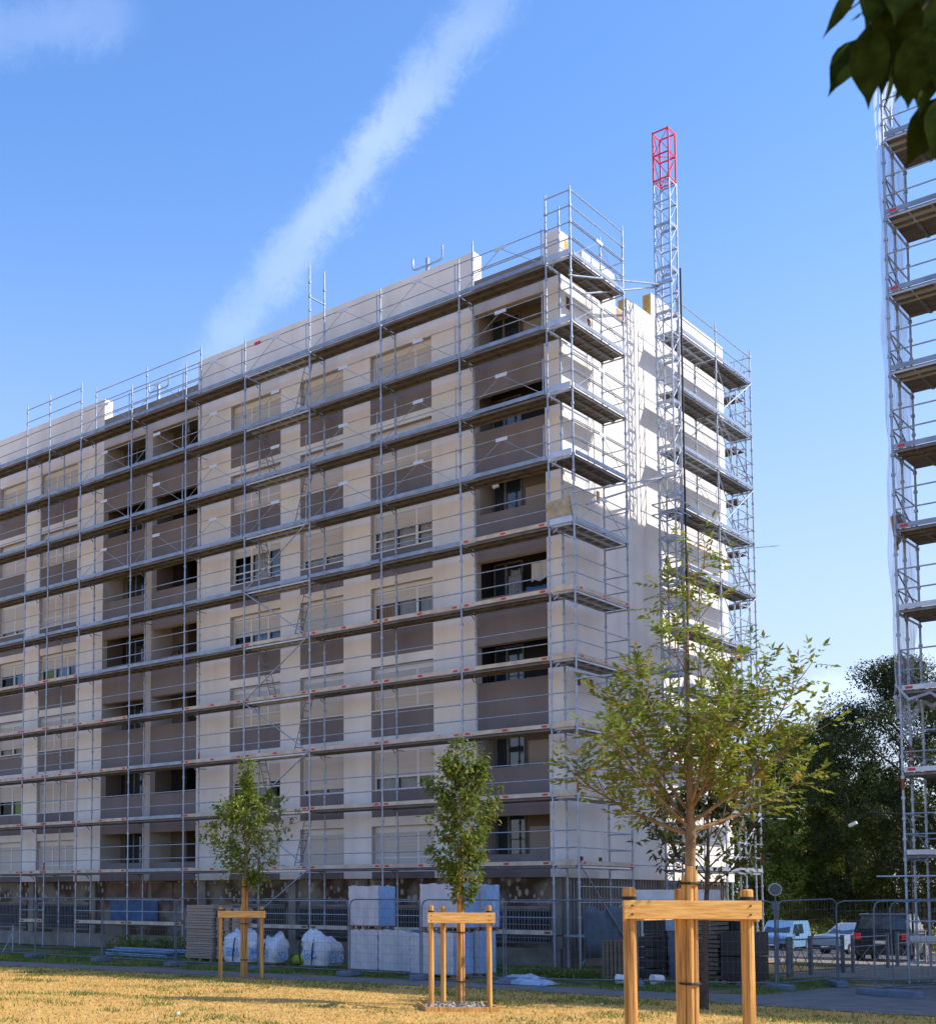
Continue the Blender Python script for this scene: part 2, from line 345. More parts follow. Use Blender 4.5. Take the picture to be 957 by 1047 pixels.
def band(p1, p2, half, amount, seed, ascale=(1, 1, 1)):
    """a streak of high cloud along the great circle through two sky directions"""
    d1 = ray(*p1).normalized(); d2 = ray(*p2).normalized(); n = d1.cross(d2).normalized(); t = (d2 - d1).normalized(); mid = (d1 + d2).normalized()
    ln = d1.angle(d2) / 2
    def dot(v):
        x = N.new('ShaderNodeVectorMath'); x.operation = 'DOT_PRODUCT'; L.new(tc.outputs['Generated'], x.inputs[0]); x.inputs[1].default_value = v; return x.outputs['Value']
    def math_(op, a, b=None):
        x = N.new('ShaderNodeMath'); x.operation = op
        for i, q in enumerate((a, b)):
            if q is None: continue
            if isinstance(q, (int, float)): x.inputs[i].default_value = q
            else: L.new(q, x.inputs[i])
        return x.outputs[0]
    nz = N.new('ShaderNodeTexNoise'); nz.inputs['Scale'].default_value = 38; nz.inputs['Detail'].default_value = 8; nz.inputs['Roughness'].default_value = .75; nz.inputs['Distortion'].default_value = .4
    mp = N.new('ShaderNodeMapping'); mp.inputs['Location'].default_value = (seed, 0, 0); L.new(tc.outputs['Generated'], mp.inputs[0]); L.new(mp.outputs[0], nz.inputs[0])
    off = math_('MULTIPLY', math_('SUBTRACT', nz.outputs['Fac'], .5), half * 1.5)
    dist = math_('ABSOLUTE', math_('ADD', dot(n), off))
    mr = N.new('ShaderNodeMapRange'); mr.interpolation_type = 'SMOOTHERSTEP'; mr.inputs['From Min'].default_value = 0; mr.inputs['From Max'].default_value = half
    mr.inputs['To Min'].default_value = 1; mr.inputs['To Max'].default_value = 0; L.new(dist, mr.inputs[0])
    al = math_('ABSOLUTE', dot(t))
    m2 = N.new('ShaderNodeMapRange'); m2.interpolation_type = 'SMOOTHERSTEP'; m2.inputs['From Min'].default_value = ln * .55; m2.inputs['From Max'].default_value = ln * 1.12
    m2.inputs['To Min'].default_value = 1; m2.inputs['To Max'].default_value = 0; L.new(al, m2.inputs[0])
    # same hemisphere only
    hs = math_('GREATER_THAN', dot(mid), .2)
    nz2 = N.new('ShaderNodeTexNoise'); nz2.inputs['Scale'].default_value = 9; nz2.inputs['Detail'].default_value = 7; L.new(mp.outputs[0], nz2.inputs[0])
    dens = N.new('ShaderNodeMapRange'); dens.inputs['From Min'].default_value = .3; dens.inputs['From Max'].default_value = .65; dens.inputs['To Min'].default_value = .45; L.new(nz2.outputs['Fac'], dens.inputs[0])
    return math_('MULTIPLY', math_('MULTIPLY', math_('MULTIPLY', mr.outputs[0], m2.outputs[0]), math_('MULTIPLY', hs, dens.outputs[0])), amount)
f1 = band((545, -60), (190, 400), .028, .215, 0)
f2 = band((-60, 40), (150, 10), .028, .09, 3.)
f3 = band((-20, 190), (90, 260), .02, .07, 6.)
f4 = band((760, 735), (980, 665), .018, .16, 9.)
hsv = N.new('ShaderNodeHueSaturation'); hsv.inputs['Saturation'].default_value = 1.2; L.new(sk.outputs[0], hsv.inputs['Color'])
gn = N.new('ShaderNodeMix'); gn.data_type = 'RGBA'; gn.blend_type = 'MULTIPLY'; gn.inputs[0].default_value = 1; L.new(hsv.outputs[0], gn.inputs[6]); gn.inputs[7].default_value = (1.36, 1.33, 1.50, 1)
sx = N.new('ShaderNodeSeparateXYZ'); L.new(tc.outputs['Generated'], sx.inputs[0])
hz = N.new('ShaderNodeMapRange'); hz.interpolation_type = 'SMOOTHSTEP'; hz.inputs['From Min'].default_value = -.02; hz.inputs['From Max'].default_value = .55; hz.inputs['To Min'].default_value = .72; hz.inputs['To Max'].default_value = 0; L.new(sx.outputs['Z'], hz.inputs[0])
hm = N.new('ShaderNodeMix'); hm.data_type = 'RGBA'; L.new(hz.outputs[0], hm.inputs[0]); L.new(gn.outputs[2], hm.inputs[6]); hm.inputs[7].default_value = (3.55, 3.72, 4.6, 1)
prev = hm.outputs[2]
for ff in (f1, f2, f4):
    mx = N.new('ShaderNodeMix'); mx.data_type = 'RGBA'; L.new(ff, mx.inputs[0]); L.new(prev, mx.inputs[6]); mx.inputs[7].default_value = (8.2, 8.8, 9.8, 1); prev = mx.outputs[2]
L.new(prev, bg.inputs[0])
scene.view_settings.view_transform = 'Standard'; scene.view_settings.look = 'None'; scene.view_settings.exposure = .54; scene.view_settings.gamma = 1

# ------------------------------------------------------------------ ground
def sheet(name, pts, z, m, label=None):
    b = MB(); b.add([(p[0], p[1], z) for p in pts], [tuple(range(len(pts)))]); o = b.build(name, m, origin=(0, 0, 0)); return tag(o, kind='structure')
def gz(y): return -.030 * min(max(y - 10, 0), 45)      # the land falls gently away behind the blocks
def strip(name, x0, x1, ys, dz, m):
    b = MB()
    for a, c in zip(ys, ys[1:]): b.quad((x0, a, gz(a) + dz), (x1, a, gz(a) + dz), (x1, c, gz(c) + dz), (x0, c, gz(c) + dz))
    return tag(b.build(name, m, origin=(0, 0, 0)), kind='structure')
strip('ground', -500, 300, (-300, 10, 55, 900), 0, 'ground')
up = [(-60, -9.6), (-30, -9.5), (-14.7, -8.7), (-10.6, -8.13), (-7.1, -7.6), (-3.4, -7.15), (1.2, -6.6), (5.2, -6.35), (7.0, -5.95), (8.4, -5.3), (9.9, -4.7), (12, -3.2), (40, 6)]
lo = [(-60, -11.8), (-30, -11.6), (-12.15, -10.3), (-8.7, -9.75), (-4.93, -9.35), (-1.34, -8.95), (2.75, -8.1), (6.31, -8.15), (7.9, -8.2), (9.44, -8.3), (11, -8.5), (13, -8.2), (40, 0)]
sheet('verge', [(-60, -9.7)] + [(p[0], p[1] - .12) for p in up[1:10]] + [(9.5, -1.0), (5.5, 1.0), (5.5, 3), (-60, 3)], .004, 'verge')
sheet('path', up + lo[::-1], .012, 'path')
sheet('yard', [(5.5, 1.5), (9.4, -.7), (10.2, -1.0), (40, -1), (40, 10), (5.5, 10)], .008, 'gravel')
sheet('yard', [(8.0, -5.5), (9.9, -4.7), (12, -3.2), (40, 6), (40, -1.02), (10.2, -1.02), (9.4, -.72), (8.3, -.1)][:4] + [(40, 6.2), (12, 2), (9.4, -.72), (8.3, -1.5)], .006, 'path')
strip('yard', -34, 40, (13.6, 17.6), .008, 'gravel'); strip('yard', .8, 40, (10, 13.6), .008, 'gravel')
strip('road', -200, 200, (17.8, 50), .008, 'asphalt')
sheet('yard_grass', [(6.4, .6), (8.4, .1), (10.3, 1.2), (8.6, 2.6), (6.7, 2.4)], .016, 'verge')
sheet('yard_grass', [(2.6, 8.2), (5.4, 7.6), (5.6, 9.6), (3.0, 10.2)], .016, 'verge')
strip('pavement', -200, 200, (50.12, 53.5), .12, 'path')
for ya, hh in ((50.0, .125), (17.62, .10)):
    kb = MB(); kb.box(-200, 200, ya, ya + .12, gz(ya) - .05, gz(ya) + hh); tag(kb.build('kerb', 'kerb', origin=(0, ya, 0)), kind='structure')
for yy in (27.5, 38.5):
    mb = MB()
    for i in range(-20, 20): mb.quad((i * 4, yy, gz(yy) + .013), (i * 4 + 2, yy, gz(yy) + .013), (i * 4 + 2, yy + .12, gz(yy + .12) + .013), (i * 4, yy + .12, gz(yy + .12) + .013))
    M['roadpaint'] = mat('road_paint', (.7, .7, .68), .8, var=.2)
    tag(mb.build('road_marking', 'roadpaint', origin=(0, yy, 0)), kind='structure')

# ------------------------------------------------------------------ the apartment block
FY = 1.10; FX = -.20; ZB = 2.70; K = 7; ST = 2.70
HEAD0 = 4.45; SILL0 = 2.95
bld = thing('apartment_block', (-16, 7, 0), 'long pale apartment block with brown panels and loggias behind the scaffolding', 'building')
WIN = [(-7.42, -4.89, 3), (-10.58, -8.61, 2), (-14.03, -11.52, 3), (-25.62, -23.05, 3), (-28.60, -26.60, 2), (-32.30, -29.77, 3)]
LOG = [(-3.22, -.72), (-21.36, -18.80), (-18.38, -15.80)]
XL = -34.0
xs = sorted(set([XL, FX] + [a for t in WIN for a in t[:2]] + [a for t in LOG for a in t]))
zs = {ZB, 21.6}
for k in range(K): zs |= {round(HEAD0 + ST * k, 3), round(SILL0 + ST * k, 3), round(HEAD0 + ST * k + .30, 3), round(4.60 + ST * k, 3), round(3.41 + ST * k, 3)}
zs.add(round(HEAD0 + ST * (K - 1) + .3, 3)); zs = sorted(z for z in zs if z <= 21.6)
def cell(x, z):
    for a, b, n in WIN:
        if a < x < b:
            for k in range(K):
                if SILL0 + ST * k < z < HEAD0 + ST * k: return None
                if k < K - 1 and HEAD0 + ST * k + .30 < z < SILL0 + ST * (k + 1): return 1
            if z < SILL0: return 1
            return 0
    for a, b in LOG:
        if a < x < b:
            for k in range(K):
                if 3.41 + ST * k < z < 4.60 + ST * k: return None
            return 1 if z < 20.8 else 2
    if -18.80 < x < -18.38: return 2
    return 0
TH = .27
wb = MB()
def C(i, j):
    if i < 0 or j < 0 or i >= len(xs) - 1 or j >= len(zs) - 1: return 'out'
    return cell((xs[i] + xs[i + 1]) / 2, (zs[j] + zs[j + 1]) / 2)
for i in range(len(xs) - 1):
    for j in range(len(zs) - 1):
        c = C(i, j)
        if c is None: continue
        x0, x1, z0, z1 = xs[i], xs[i + 1], zs[j], zs[j + 1]
        wb.quad((x0, FY, z0), (x1, FY, z0), (x1, FY, z1), (x0, FY, z1), c)
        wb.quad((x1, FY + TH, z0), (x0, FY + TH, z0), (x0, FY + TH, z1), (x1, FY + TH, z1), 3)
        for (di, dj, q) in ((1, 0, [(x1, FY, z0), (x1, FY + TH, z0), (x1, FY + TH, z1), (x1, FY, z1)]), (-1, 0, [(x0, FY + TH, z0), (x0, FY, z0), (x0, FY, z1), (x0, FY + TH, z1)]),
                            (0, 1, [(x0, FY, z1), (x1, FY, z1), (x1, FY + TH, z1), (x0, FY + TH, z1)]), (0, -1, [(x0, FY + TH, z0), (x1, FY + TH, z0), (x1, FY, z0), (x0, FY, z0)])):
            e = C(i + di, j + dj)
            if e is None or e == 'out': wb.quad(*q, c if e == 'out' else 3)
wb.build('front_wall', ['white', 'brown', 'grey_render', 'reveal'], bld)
# gable wall with its stepped, half finished parapet, then the other walls and roof
gb = MB()
gy = [(FY + TH, 1.72, 22.62), (1.72, 2.62, 21.55), (2.62, 4.80, 22.50), (4.80, 5.62, 21.45), (5.62, 7.45, 22.02), (7.45, 13.44, 22.84)]
for a, b, h in gy: gb.box(FX - .32, FX, a, b, ZB - .02, h, 0)
gb.build('gable_wall', 'white', bld)
ins = MB(); ins.box(FX + .001, FX + .006, 1.50, 1.70, 21.78, 22.42, 0)
for (ya, z0, z1, d) in ((5.60, 21.46, 21.99, .015), (7.43, 22.03, 22.8, .015)):
    s_ = -1 if ya > 2 else 1
    ins.box(FX - .27, FX - .03, min(ya, ya + s_ * d), max(ya, ya + s_ * d), z0, z1)
for (ya, yb, za, zb) in ((1.78, 2.5, 21.2, 21.5), (4.86, 5.55, 21.0, 21.42)): ins.box(FX - .002, FX + .003, ya, yb, za, zb, 1)
ins.build_each('insulation_edge', ['insul', 'brickred'], bld)
M['hole'] = mat('raw_insulation_hole', (.20, .11, .04), .95, c2=(.06, .035, .02), scale=8)
for (y, z) in ((1.55, 20.25), (2.9, 20.0), (1.75, 14.9), (3.3, 14.55), (1.9, 8.55), (2.7, 8.45), (1.9, 2.95), (3.1, 2.95)):
    hl = MB(); hl.box(FX - .1, FX + .004, y, y + .22, z, z + .38, 0); hl.build('open_vent_hole', 'hole', bld)
ob = MB()
ob.box(XL, FX - .33, 13.14, 13.42, 0, 22.7, 0); ob.box(XL, XL + .3, FY + TH, 13.14, 0, 22.7, 0)
ob.build('rear_wall', 'white', bld)
rf = MB(); rf.box(XL + .3, FX - .33, FY + TH, 13.13, 21.0, 21.3); roof = rf.build('roof', 'concrete', bld)
for (x0, x1, z1, d, mm) in ((-15.80, -3.22, 22.95, .45, 'white'), (XL, -21.36, 22.95, .45, 'white'), (-21.36, -15.80, 22.05, .28, 'parapet_grey'), (-3.22, -.72, 21.95, .28, 'parapet_grey'), (-.72, FX - .004, 22.61, TH - .01, 'white')):
    p = MB(); e = .004 if mm == 'parapet_grey' else 0
    p.box(x0 + (.002 if e else 0), x1 - (.002 if e else 0), FY + e + .003, FY + d, 21.6, z1); p.build('parapet', mm, roof)
core = MB(); core.box(XL + .31, FX - .34, 3.2, 13.1, .1, 20.9); core.build('inner_core', 'dark', bld)

# windows: frame, panes, roller shutter box and curtain, with the shutters as far down as the photograph shows
SH = {0: [1, .72, 1, .5, .3, 1, 1], 1: [1, .9, 1, 1, .78, 1, 1], 2: [1, .55, 1, .48, .22, .97, .62],
      3: [1, 1, 1, .35, 1, 1, 1], 4: [1, .55, .82, .32, .85, 1, .86], 5: [1, .6, 1, .4, 1, 1, .7]}
SH[0][3] = .3; SH[0][4] = .48
CUR = {(0, 3): 'yww', (0, 4): 'www', (0, 1): 'www', (2, 3): 'nbb', (2, 4): 'nwb', (2, 6): 'bbb', (2, 1): 'gwn', (3, 3): 'gbb', (4, 3): 'nb', (4, 1): 'ng', (4, 6): 'wn'}
WY = FY + .20
for wi, (a, b, n) in enumerate(WIN):
    for k in range(K):
        z0, z1 = SILL0 + ST * k, HEAD0 + ST * k; f = MB(); t = .055
        wd = (b - a)
        f.box(a, b, WY, WY + .07, z0, z0 + t); f.box(a, b, WY, WY + .07, z1 - t - .16, z1)
        f.box(a, a + t, WY, WY + .07, z0 + t, z1 - t - .16); f.box(b - t, b, WY, WY + .07, z0 + t, z1 - t - .16)
        cut = [a + wd * .36, a + wd * .70] if n == 3 else [a + wd * .5]
        for c in cut: f.box(c - .04, c + .04, WY - .004, WY + .066, z0 + t, z1 - t - .16)
        if n == 3: f.box(a + t, b - t, WY + .002, WY + .06, z0 + .42, z0 + .47)
        f.box(a - .0, b + .0, FY - .03, WY, z0 - .03, z0 + .012)
        win = f.build('window', 'frame', bld)
        g = MB(); g.quad((a + t, WY + .035, z0 + t), (b - t, WY + .035, z0 + t), (b - t, WY + .035, z1 - .2), (a + t, WY + .035, z1 - .2)); g.build('pane', 'glass', win)
        s = SH[wi][k]; zt = z1 - .18; zb = zt - s * (zt - z0 - t)
        sh = MB(); nsl = max(2, int((zt - zb) / .055))
        for q in range(nsl):
            za = zb + (zt - zb) * q / nsl; zc = zb + (zt - zb) * (q + 1) / nsl
            sh.box(a + t + .002, b - t - .002, WY + .012 + .006 * (q % 2), WY + .026, za, zc)
        sh.build('roller_shutter', 'shutter', win)
        cs = CUR.get((wi, k), 'w' * n if s < .95 else '')
        ed = [a] + cut + [b]
        for q, ch in enumerate(cs[:len(ed) - 1]):
            if ch == 'n': continue
            cu = MB(); nn = 14; x0, x1 = ed[q] + .06, ed[q + 1] - .06
            for e in range(nn):
                u0, u1 = x0 + (x1 - x0) * e / nn, x0 + (x1 - x0) * (e + 1) / nn
                ya, yb = WY + .13 + .02 * (e % 2), WY + .13 + .02 * ((e + 1) % 2)
                cu.quad((u0, ya, z0), (u1, yb, z0), (u1, yb, z1), (u0, ya, z1))
            cu.build('curtain', {'w': 'curtain', 'y': 'curtain_y', 'b': 'curtain_b', 'g': 'curtain_g'}[ch], win)
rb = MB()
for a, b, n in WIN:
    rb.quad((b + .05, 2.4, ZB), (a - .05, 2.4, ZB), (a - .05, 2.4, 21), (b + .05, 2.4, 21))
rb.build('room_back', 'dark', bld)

# loggias: recessed balconies with parapet face in the front wall
for li, (a, b) in enumerate(LOG):
    LD = (.72, .85, 1.5)[li]
    for k in range(K):
        fz = 2.55 + ST * k; cz = fz + ST - .2; y0 = FY + TH + .002; y1 = y0 + LD
        lg = MB()
        lg.quad((a, y1, fz), (b, y1, fz), (b, y1, cz), (a, y1, cz), 0)
        lg.quad((a, y0, fz), (a, y1, fz), (a, y1, cz), (a, y0, cz), 1); lg.quad((b, y1, fz), (b, y0, fz), (b, y0, cz), (b, y1, cz), 1)
        lg.box(a - .05, b + .05, y0, y1, fz - .17, fz, 1); lg.quad((a, y0, cz), (b, y0, cz), (b, y1, cz), (a, y1, cz), 1)
        if li == 2: lg.box(a, a + .9, y1 - .6, y1 - .002, fz, cz - .01, 0)
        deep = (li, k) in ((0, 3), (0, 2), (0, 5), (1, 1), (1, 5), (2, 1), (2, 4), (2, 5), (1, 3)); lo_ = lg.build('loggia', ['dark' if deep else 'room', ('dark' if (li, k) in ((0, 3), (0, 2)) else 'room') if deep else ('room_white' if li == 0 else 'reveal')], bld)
        d = MB(); wd = b - a
        if li == 0: dr = (a + .10, a + .50, a + 1.06)
        elif li == 1: dr = (a + .35, a + .85, a + 1.45)
        else: dr = (a + 1.35, a + 1.9, a + 2.4)
        yy = y1 - .05
        d.box(dr[0] - .05, dr[0], yy, y1, fz, fz + 2.1, 0); d.box(dr[1] - .04, dr[1] + .04, yy, y1, fz, fz + 2.1, 0); d.box(dr[2], dr[2] + .05, yy, y1, fz, fz + 2.1, 0)
        d.box(dr[0] - .05, dr[2] + .05, yy, y1, fz + 2.1, fz + 2.16, 0)
        d.quad((dr[0], yy + .02, fz), (dr[2], yy + .02, fz), (dr[2], yy + .02, fz + 2.1), (dr[0], yy + .02, fz + 2.1), 1)
        d.build('balcony_door', ['steel_d', 'carglass'], lo_)
        if li == 0 and k in (0, 1, 4, 6):
            sh = MB(); sh.box(a + 1.25, b - .1, yy, yy + .03, fz + .4, fz + 1.75); sh.build('roller_shutter', 'room_white', lo_)

# base storey: old wall set back, barred openings, plinth, pilasters
BY = 1.36
base = MB(); base.box(XL, FX - .32, BY, BY + .3, 0, ZB - .002)
base.build('base_wall', 'oldwall', bld)
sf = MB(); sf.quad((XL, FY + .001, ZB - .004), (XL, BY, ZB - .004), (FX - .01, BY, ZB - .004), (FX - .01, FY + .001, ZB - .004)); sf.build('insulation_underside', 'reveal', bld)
pl = MB(); pl.box(XL, FX - .3, BY - .14, BY - .002, 0, .55); pl.build('plinth', 'concrete', bld)
for x in (-3.6, -.62, -7.9, -11.1, -15.6, -22.0, -26.1):
    q = MB(); q.box(x - .17, x + .17, BY - .1, BY - .003, .56, ZB - .01); q.build('pilaster', 'concrete', bld)
for (x0, x1, zz) in ((-3.3, -.9, 1.72), (-7.6, -4.2, 1.72), (-10.8, -8.3, 1.72), (-15.2, -11.5, 1.72), (-25.7, -22.3, 1.72), (-30.5, -26.5, 1.72)):
    q = MB(); q.box(x0, x1, BY - .012, BY - .003, .75, zz, 1); q.box(x0, x1, BY - .03, BY - .013, zz, zz + .1, 2); q.box(x0, x1, BY - .03, BY - .013, .68, .75, 2)
    bw = q.build('barred_window', ['bars', 'dark', 'concrete'], bld)
    q = MB(); n = int((x1 - x0) / .10)
    for i in range(n + 1): q.box(x0 + (x1 - x0) * i / n - .009, x0 + (x1 - x0) * i / n + .009, BY - .075, BY - .055, .72, zz + .05)
    for z in (.85, 1.25, zz - .05): q.box(x0, x1, BY - .054, BY - .04, z, z + .03)
    q.build('window_bars', 'bars', bw)
q = MB(); q.box(-20.9, -18.1, BY - .06, BY - .03, 1.05, 1.9); q.box(-21.0, -18.0, BY - .08, BY - .061, .95, 1.05); q.build('blue_sheeting', 'bluesheet', bld)
M['panel_dark'] = mat('stained_brick_panel', (.20, .14, .105), .9, c2=(.085, .05, .035), scale=1.6, detail=8)
for xa, xb in ((-21.2, -18.75), (-18.5, -17.3), (-17.2, -15.9)):
    q = MB(); q.box(xa, xb, BY - .03, BY - .004, 2.0, 2.62, 0); q.build('brick_panel', 'panel_dark', bld)
cl = MB()
i = 0; y = FY + .35
cl.box(FX - .33, FX - .12, FY + .25, 13.1, .0, ZB - .03, 0)
while y < 13.0:
    cl.box(FX - .12, FX - .07, y, y + .07, .55, ZB - .04, 0); y += .19
cl.box(FX - .12, FX - .03, FY + .25, 13.1, 0, .54, 1); cl.box(FX - .12, FX - .05, FY + .3, 13.05, 1.98, 2.06, 1)
cl.build('ribbed_base_cladding', ['clad', 'concrete'], bld)

# small roof things
brk = thing('roof_bracket', (-5.35, 1.58, 23.1), 'galvanised bracket with upturned arms above the long white parapet', 'roof bracket', 'forked steel brackets along the roof edge')
with Local(brk):
    q = MB(); q.box(-.05, .05, -.05, .05, -1.2, .55); q.build('post', 'steel', brk)
    q = MB(); q.path([(-.6, 0, .72), (-.6, 0, .38), (-.54, 0, .32), (-.42, 0, .3), (.42, 0, .3), (.54, 0, .32), (.6, 0, .4), (.6, 0, .78)], .035, 6); q.build('forked_arm', 'steel', brk)
copy_tree(brk, (-19.35, 2.3, 22.85), .0, 'galvanised bracket with upturned arms over the left half of the double loggia')
copy_tree(brk, (-16.9, 1.7, 21.75), .0, 'low galvanised bracket peeping over the grey parapet of the double loggia')
copy_tree(brk, (-2.0, 2.2, 21.75), .0, 'low galvanised bracket peeping over the grey parapet beside the corner')
vt = MB(); vt.tube((-1.35, 2.5, 21.3), (-1.35, 2.5, 22.4), .07, 8); vt.tube((-1.0, 3.2, 21.3), (-1.0, 3.2, 22.5), .05, 8)
tag(vt.build('vent_pipe', 'pipe', origin=(-1.2, 2.8, 21.3)), 'blue grey vent pipes on the roof just behind the corner scaffold', 'vent pipes')

# things on the balconies
def cloth(x0, x1, y, z0, z1, m, label, sag=.05, tilt=0.):
    q = MB(); n = 10; vs = []
    for j in range(2):
        for i in range(n + 1):
            t = i / n; x = x0 + (x1 - x0) * t
            vs.append((x, y + .025 * math.sin(t * 19 + j), (z1 - sag * math.sin(math.pi * t) + tilt * t) if j else (z0 + .04 * math.sin(t * 9) + tilt * t)))
    m_ = len(vs); vs += [(v[0], v[1] + .012, v[2]) for v in vs]
    fs = [(i, i + 1, n + 2 + i, n + 1 + i) for i in range(n)]; fs += [tuple(m_ + e for e in reversed(f)) for f in fs]
    q.add(vs, fs, 0, True); return tag(q.build('laundry', m, origin=((x0 + x1) / 2, y, z0)), label, 'laundry', 'washing hung in the loggias')
cloth(-1.45, -.86, FY + .33, 11.85, 12.45, 'curtain', 'pale lace cloth hung in the corner loggia of the fourth floor', .05, .05)
cloth(-2.35, -2.0, FY + .6, 11.72, 12.45, 'steel_d', 'grey garment hanging in the corner loggia left of the lace cloth')
cloth(-1.75, -.95, FY + .5, 11.45, 11.78, 'bluesheet', 'dark blue sheet on the rail under the lace cloth')
lm = MB(); lm.tube((-2.45, FY - .02, 15.02), (-2.45, FY + .1, 15.02), .03, 8); lm.tube((-2.52, FY - .12, 14.98), (-2.38, FY - .02, 15.05), .07, 10)
tag(lm.build('wall_lamp', 'frame', origin=(-2.45, FY, 15)), 'small white lamp under the lintel of the corner loggia two floors below the top', 'lamp')
# bicycle leaning in the right-hand loggia of the pair
bk = thing('bicycle', (-17.1, 1.72, 2.55 + ST * 3 + .01), 'dark bicycle standing in the right half of the double loggia, fourth floor', 'bicycle')
with Local(bk):
    for x in (-.5, .5):
        q = MB(); pts = [(x + .33 * math.cos(t * math.pi / 10), 0, .84 + .33 * math.sin(t * math.pi / 10)) for t in range(21)]; q.path(pts, .018, 5); q.build('wheel', 'rubber', bk)
    q = MB()
    for a_, b_ in (((-.5, 0, .84), (-.2, 0, 1.25)), ((-.2, 0, 1.25), (.35, 0, 1.3)), ((.35, 0, 1.3), (.5, 0, .84)), ((-.05, 0, .8), (-.22, 0, 1.38)), ((-.05, 0, .8), (.36, 0, 1.25)), ((-.5, 0, .84), (-.05, 0, .8)), ((.35, 0, 1.3), (.32, 0, 1.45))): q.tube(a_, b_, .02, 6)
    q.build('frame', 'dark', bk)
    q = MB(); q.path([(.36, -.25, 1.44), (.3, -.1, 1.46), (.3, .1, 1.46), (.36, .25, 1.44)], .015, 5); q.build('handlebar', 'steel_d', bk)
    q = MB(); q.obox((-.23, 0, 1.4), (1, 0, 0), (0, 1, 0), (0, 0, 1), .13, .06, .025); q.build('saddle', 'rubber', bk)
    q = MB(); q.tube((-.5, -.02, 0), (-.5, -.02, .5), .02, 5); q.tube((.5, -.02, 0), (.5, -.02, .5), .02, 5); q.box(-.6, .6, -.15, .15, .46, .5); q.build('rack', 'steel_d', bk)

# ------------------------------------------------------------------ scaffolding
def LV(i): return 1.02 + 2 * i
RT = .030
def standard(root, x, y, top, z0=0, name='standard', n=8, m=('steel', 'rust', 'steel_d'), rosette=True):
    q = MB(); q.tube((x, y, z0 + .05), (x, y, top), RT, n)
    z = 1.0 + .02
    if rosette:
        while z < top - .1:
            q.tube((x, y, z - .035), (x, y, z + .035), .05, 8); z += .5
    q.tube((x, y, top - .001), (x, y, top + .12), RT * .7, n, 0)
    q.tube((x, y, z0 + .0), (x, y, z0 + .3), .022, 6, 2); q.box(x - .08, x + .08, y - .08, y + .08, z0 + .001, z0 + .012, 2)
    if random.random() < .45:
        zz = random.choice([1.0, 3.0, 5.0, 7.0]) + random.uniform(-.4, .4); q.tube((x, y, zz), (x, y, zz + random.uniform(.15, .5)), RT + .004, n, 1, caps=False)
    return q.build(name, list(m), root)

def platform(root, p0, p1, side, wid, z, style, labels=True, end=False, n_pl=2, toe=None):
    """deck between two bays p0-p1 (outer edge), extending 'wid' along unit vector side; underside shows joists and plates"""
    p0 = Vector((*p0, 0)); p1 = Vector((*p1, 0)); d = (p1 - p0).normalized(); s = Vector((*side, 0)); Ln = (p1 - p0).length
    q = MB(); pw = wid / n_pl
    dm = 0
    for i in range(n_pl):
        c = (p0 + p1) / 2 + s * (pw * (i + .5)); c.z = z - .012
        q.obox(c, d, s, (0, 0, 1), Ln / 2 - .03, pw / 2 - .012, .010, dm)
        for e in (-1, 1):
            cc = c + s * e * (pw / 2 - .03); cc.z = z - .05
            q.obox(cc, d, s, (0, 0, 1), Ln / 2 - .03, .014, .028, 1)
    nr = int(Ln / .5)
    for k in range(1, nr):
        c = p0 + d * (Ln * k / nr) + s * wid / 2; c.z = z - .040
        q.obox(c, s, d, (0, 0, 1), wid / 2 - .04, .018, .014, 1 if style != 'wood' else 0)
    for e in (0, 1):
        a = p0 + d * (Ln * e); a.z = z - .07; b = a + s * wid
        q.tube(a, b, .027, 6, 2)
        b2 = b + s * .0; q.obox(b - s * .12 + Vector((0, 0, -.09)), s + Vector((0, 0, -.8)), d, (0, 0, 1), .1, .01, .02, 2) if e == 0 else None
    o = q.build('platform', {'wood': ['deck_wood', 'deck_grey', 'steel', 'rust'], 'grey': ['deck_grey', 'alu', 'steel', 'rust'], 'wood_steel': ['deck_wood', 'steel_d', 'steel', 'rust']}[style], root)  # styles differ only in deck and rib material
    t = MB(); c = (p0 + p1) / 2 - s * .045; c.z = z + .062
    t.obox(c, d, s, (0, 0, 1), Ln / 2 - .05, .014, .060, 0)
    if labels:
        for u in ([.07, .5, .93] if random.random() < .5 else [.06, .94]):
            c3 = p0 + d * (Ln * u) - s * .0615; c3.z = z + .06; t.obox(c3, d, s, (0, 0, 1), .085, .002, .032, 1)
    t.build('toe_board', [toe or ('toe_wood' if labels else 'alu_d'), 'red'], o)
    return o

def guard(root, p0, p1, out, z, style):
    p0 = Vector((*p0, 0)); p1 = Vector((*p1, 0)); o_ = Vector((*out, 0)) * .0
    q = MB(); a, b = p0 + o_, p1 + o_
    if style == 'rails':
        for h in (.5, 1.0): q.tube(a + Vector((0, 0, z + h)), b + Vector((0, 0, z + h)), .019, 6)
    else:
        o_ = Vector((*out, 0)) * .05; a, b = p0 + o_, p1 + o_; d = (b - a).normalized(); a = a + d * .0; e = b - d * .12
        for h in (.52, 1.02): q.tube(a + Vector((0, 0, z + h)), b + Vector((0, 0, z + h)), .016, 6)
        q.tube(e + Vector((0, 0, z - .02)), e + Vector((0, 0, z + 1.08)), .018, 6)
        mid = (a + b) / 2 + Vector((0, 0, z + .98))
        q.tube(mid, a + d * .1 + Vector((0, 0, z + .02)), .010, 5); q.tube(mid, e + Vector((0, 0, z + .02)), .010, 5)
        q.obox(mid + Vector((*out, 0)) * .03, d, Vector((*out, 0)), (0, 0, 1), .2, .006, .055, 1)
    return q.build('guardrail', ['steel', 'plate'], root)

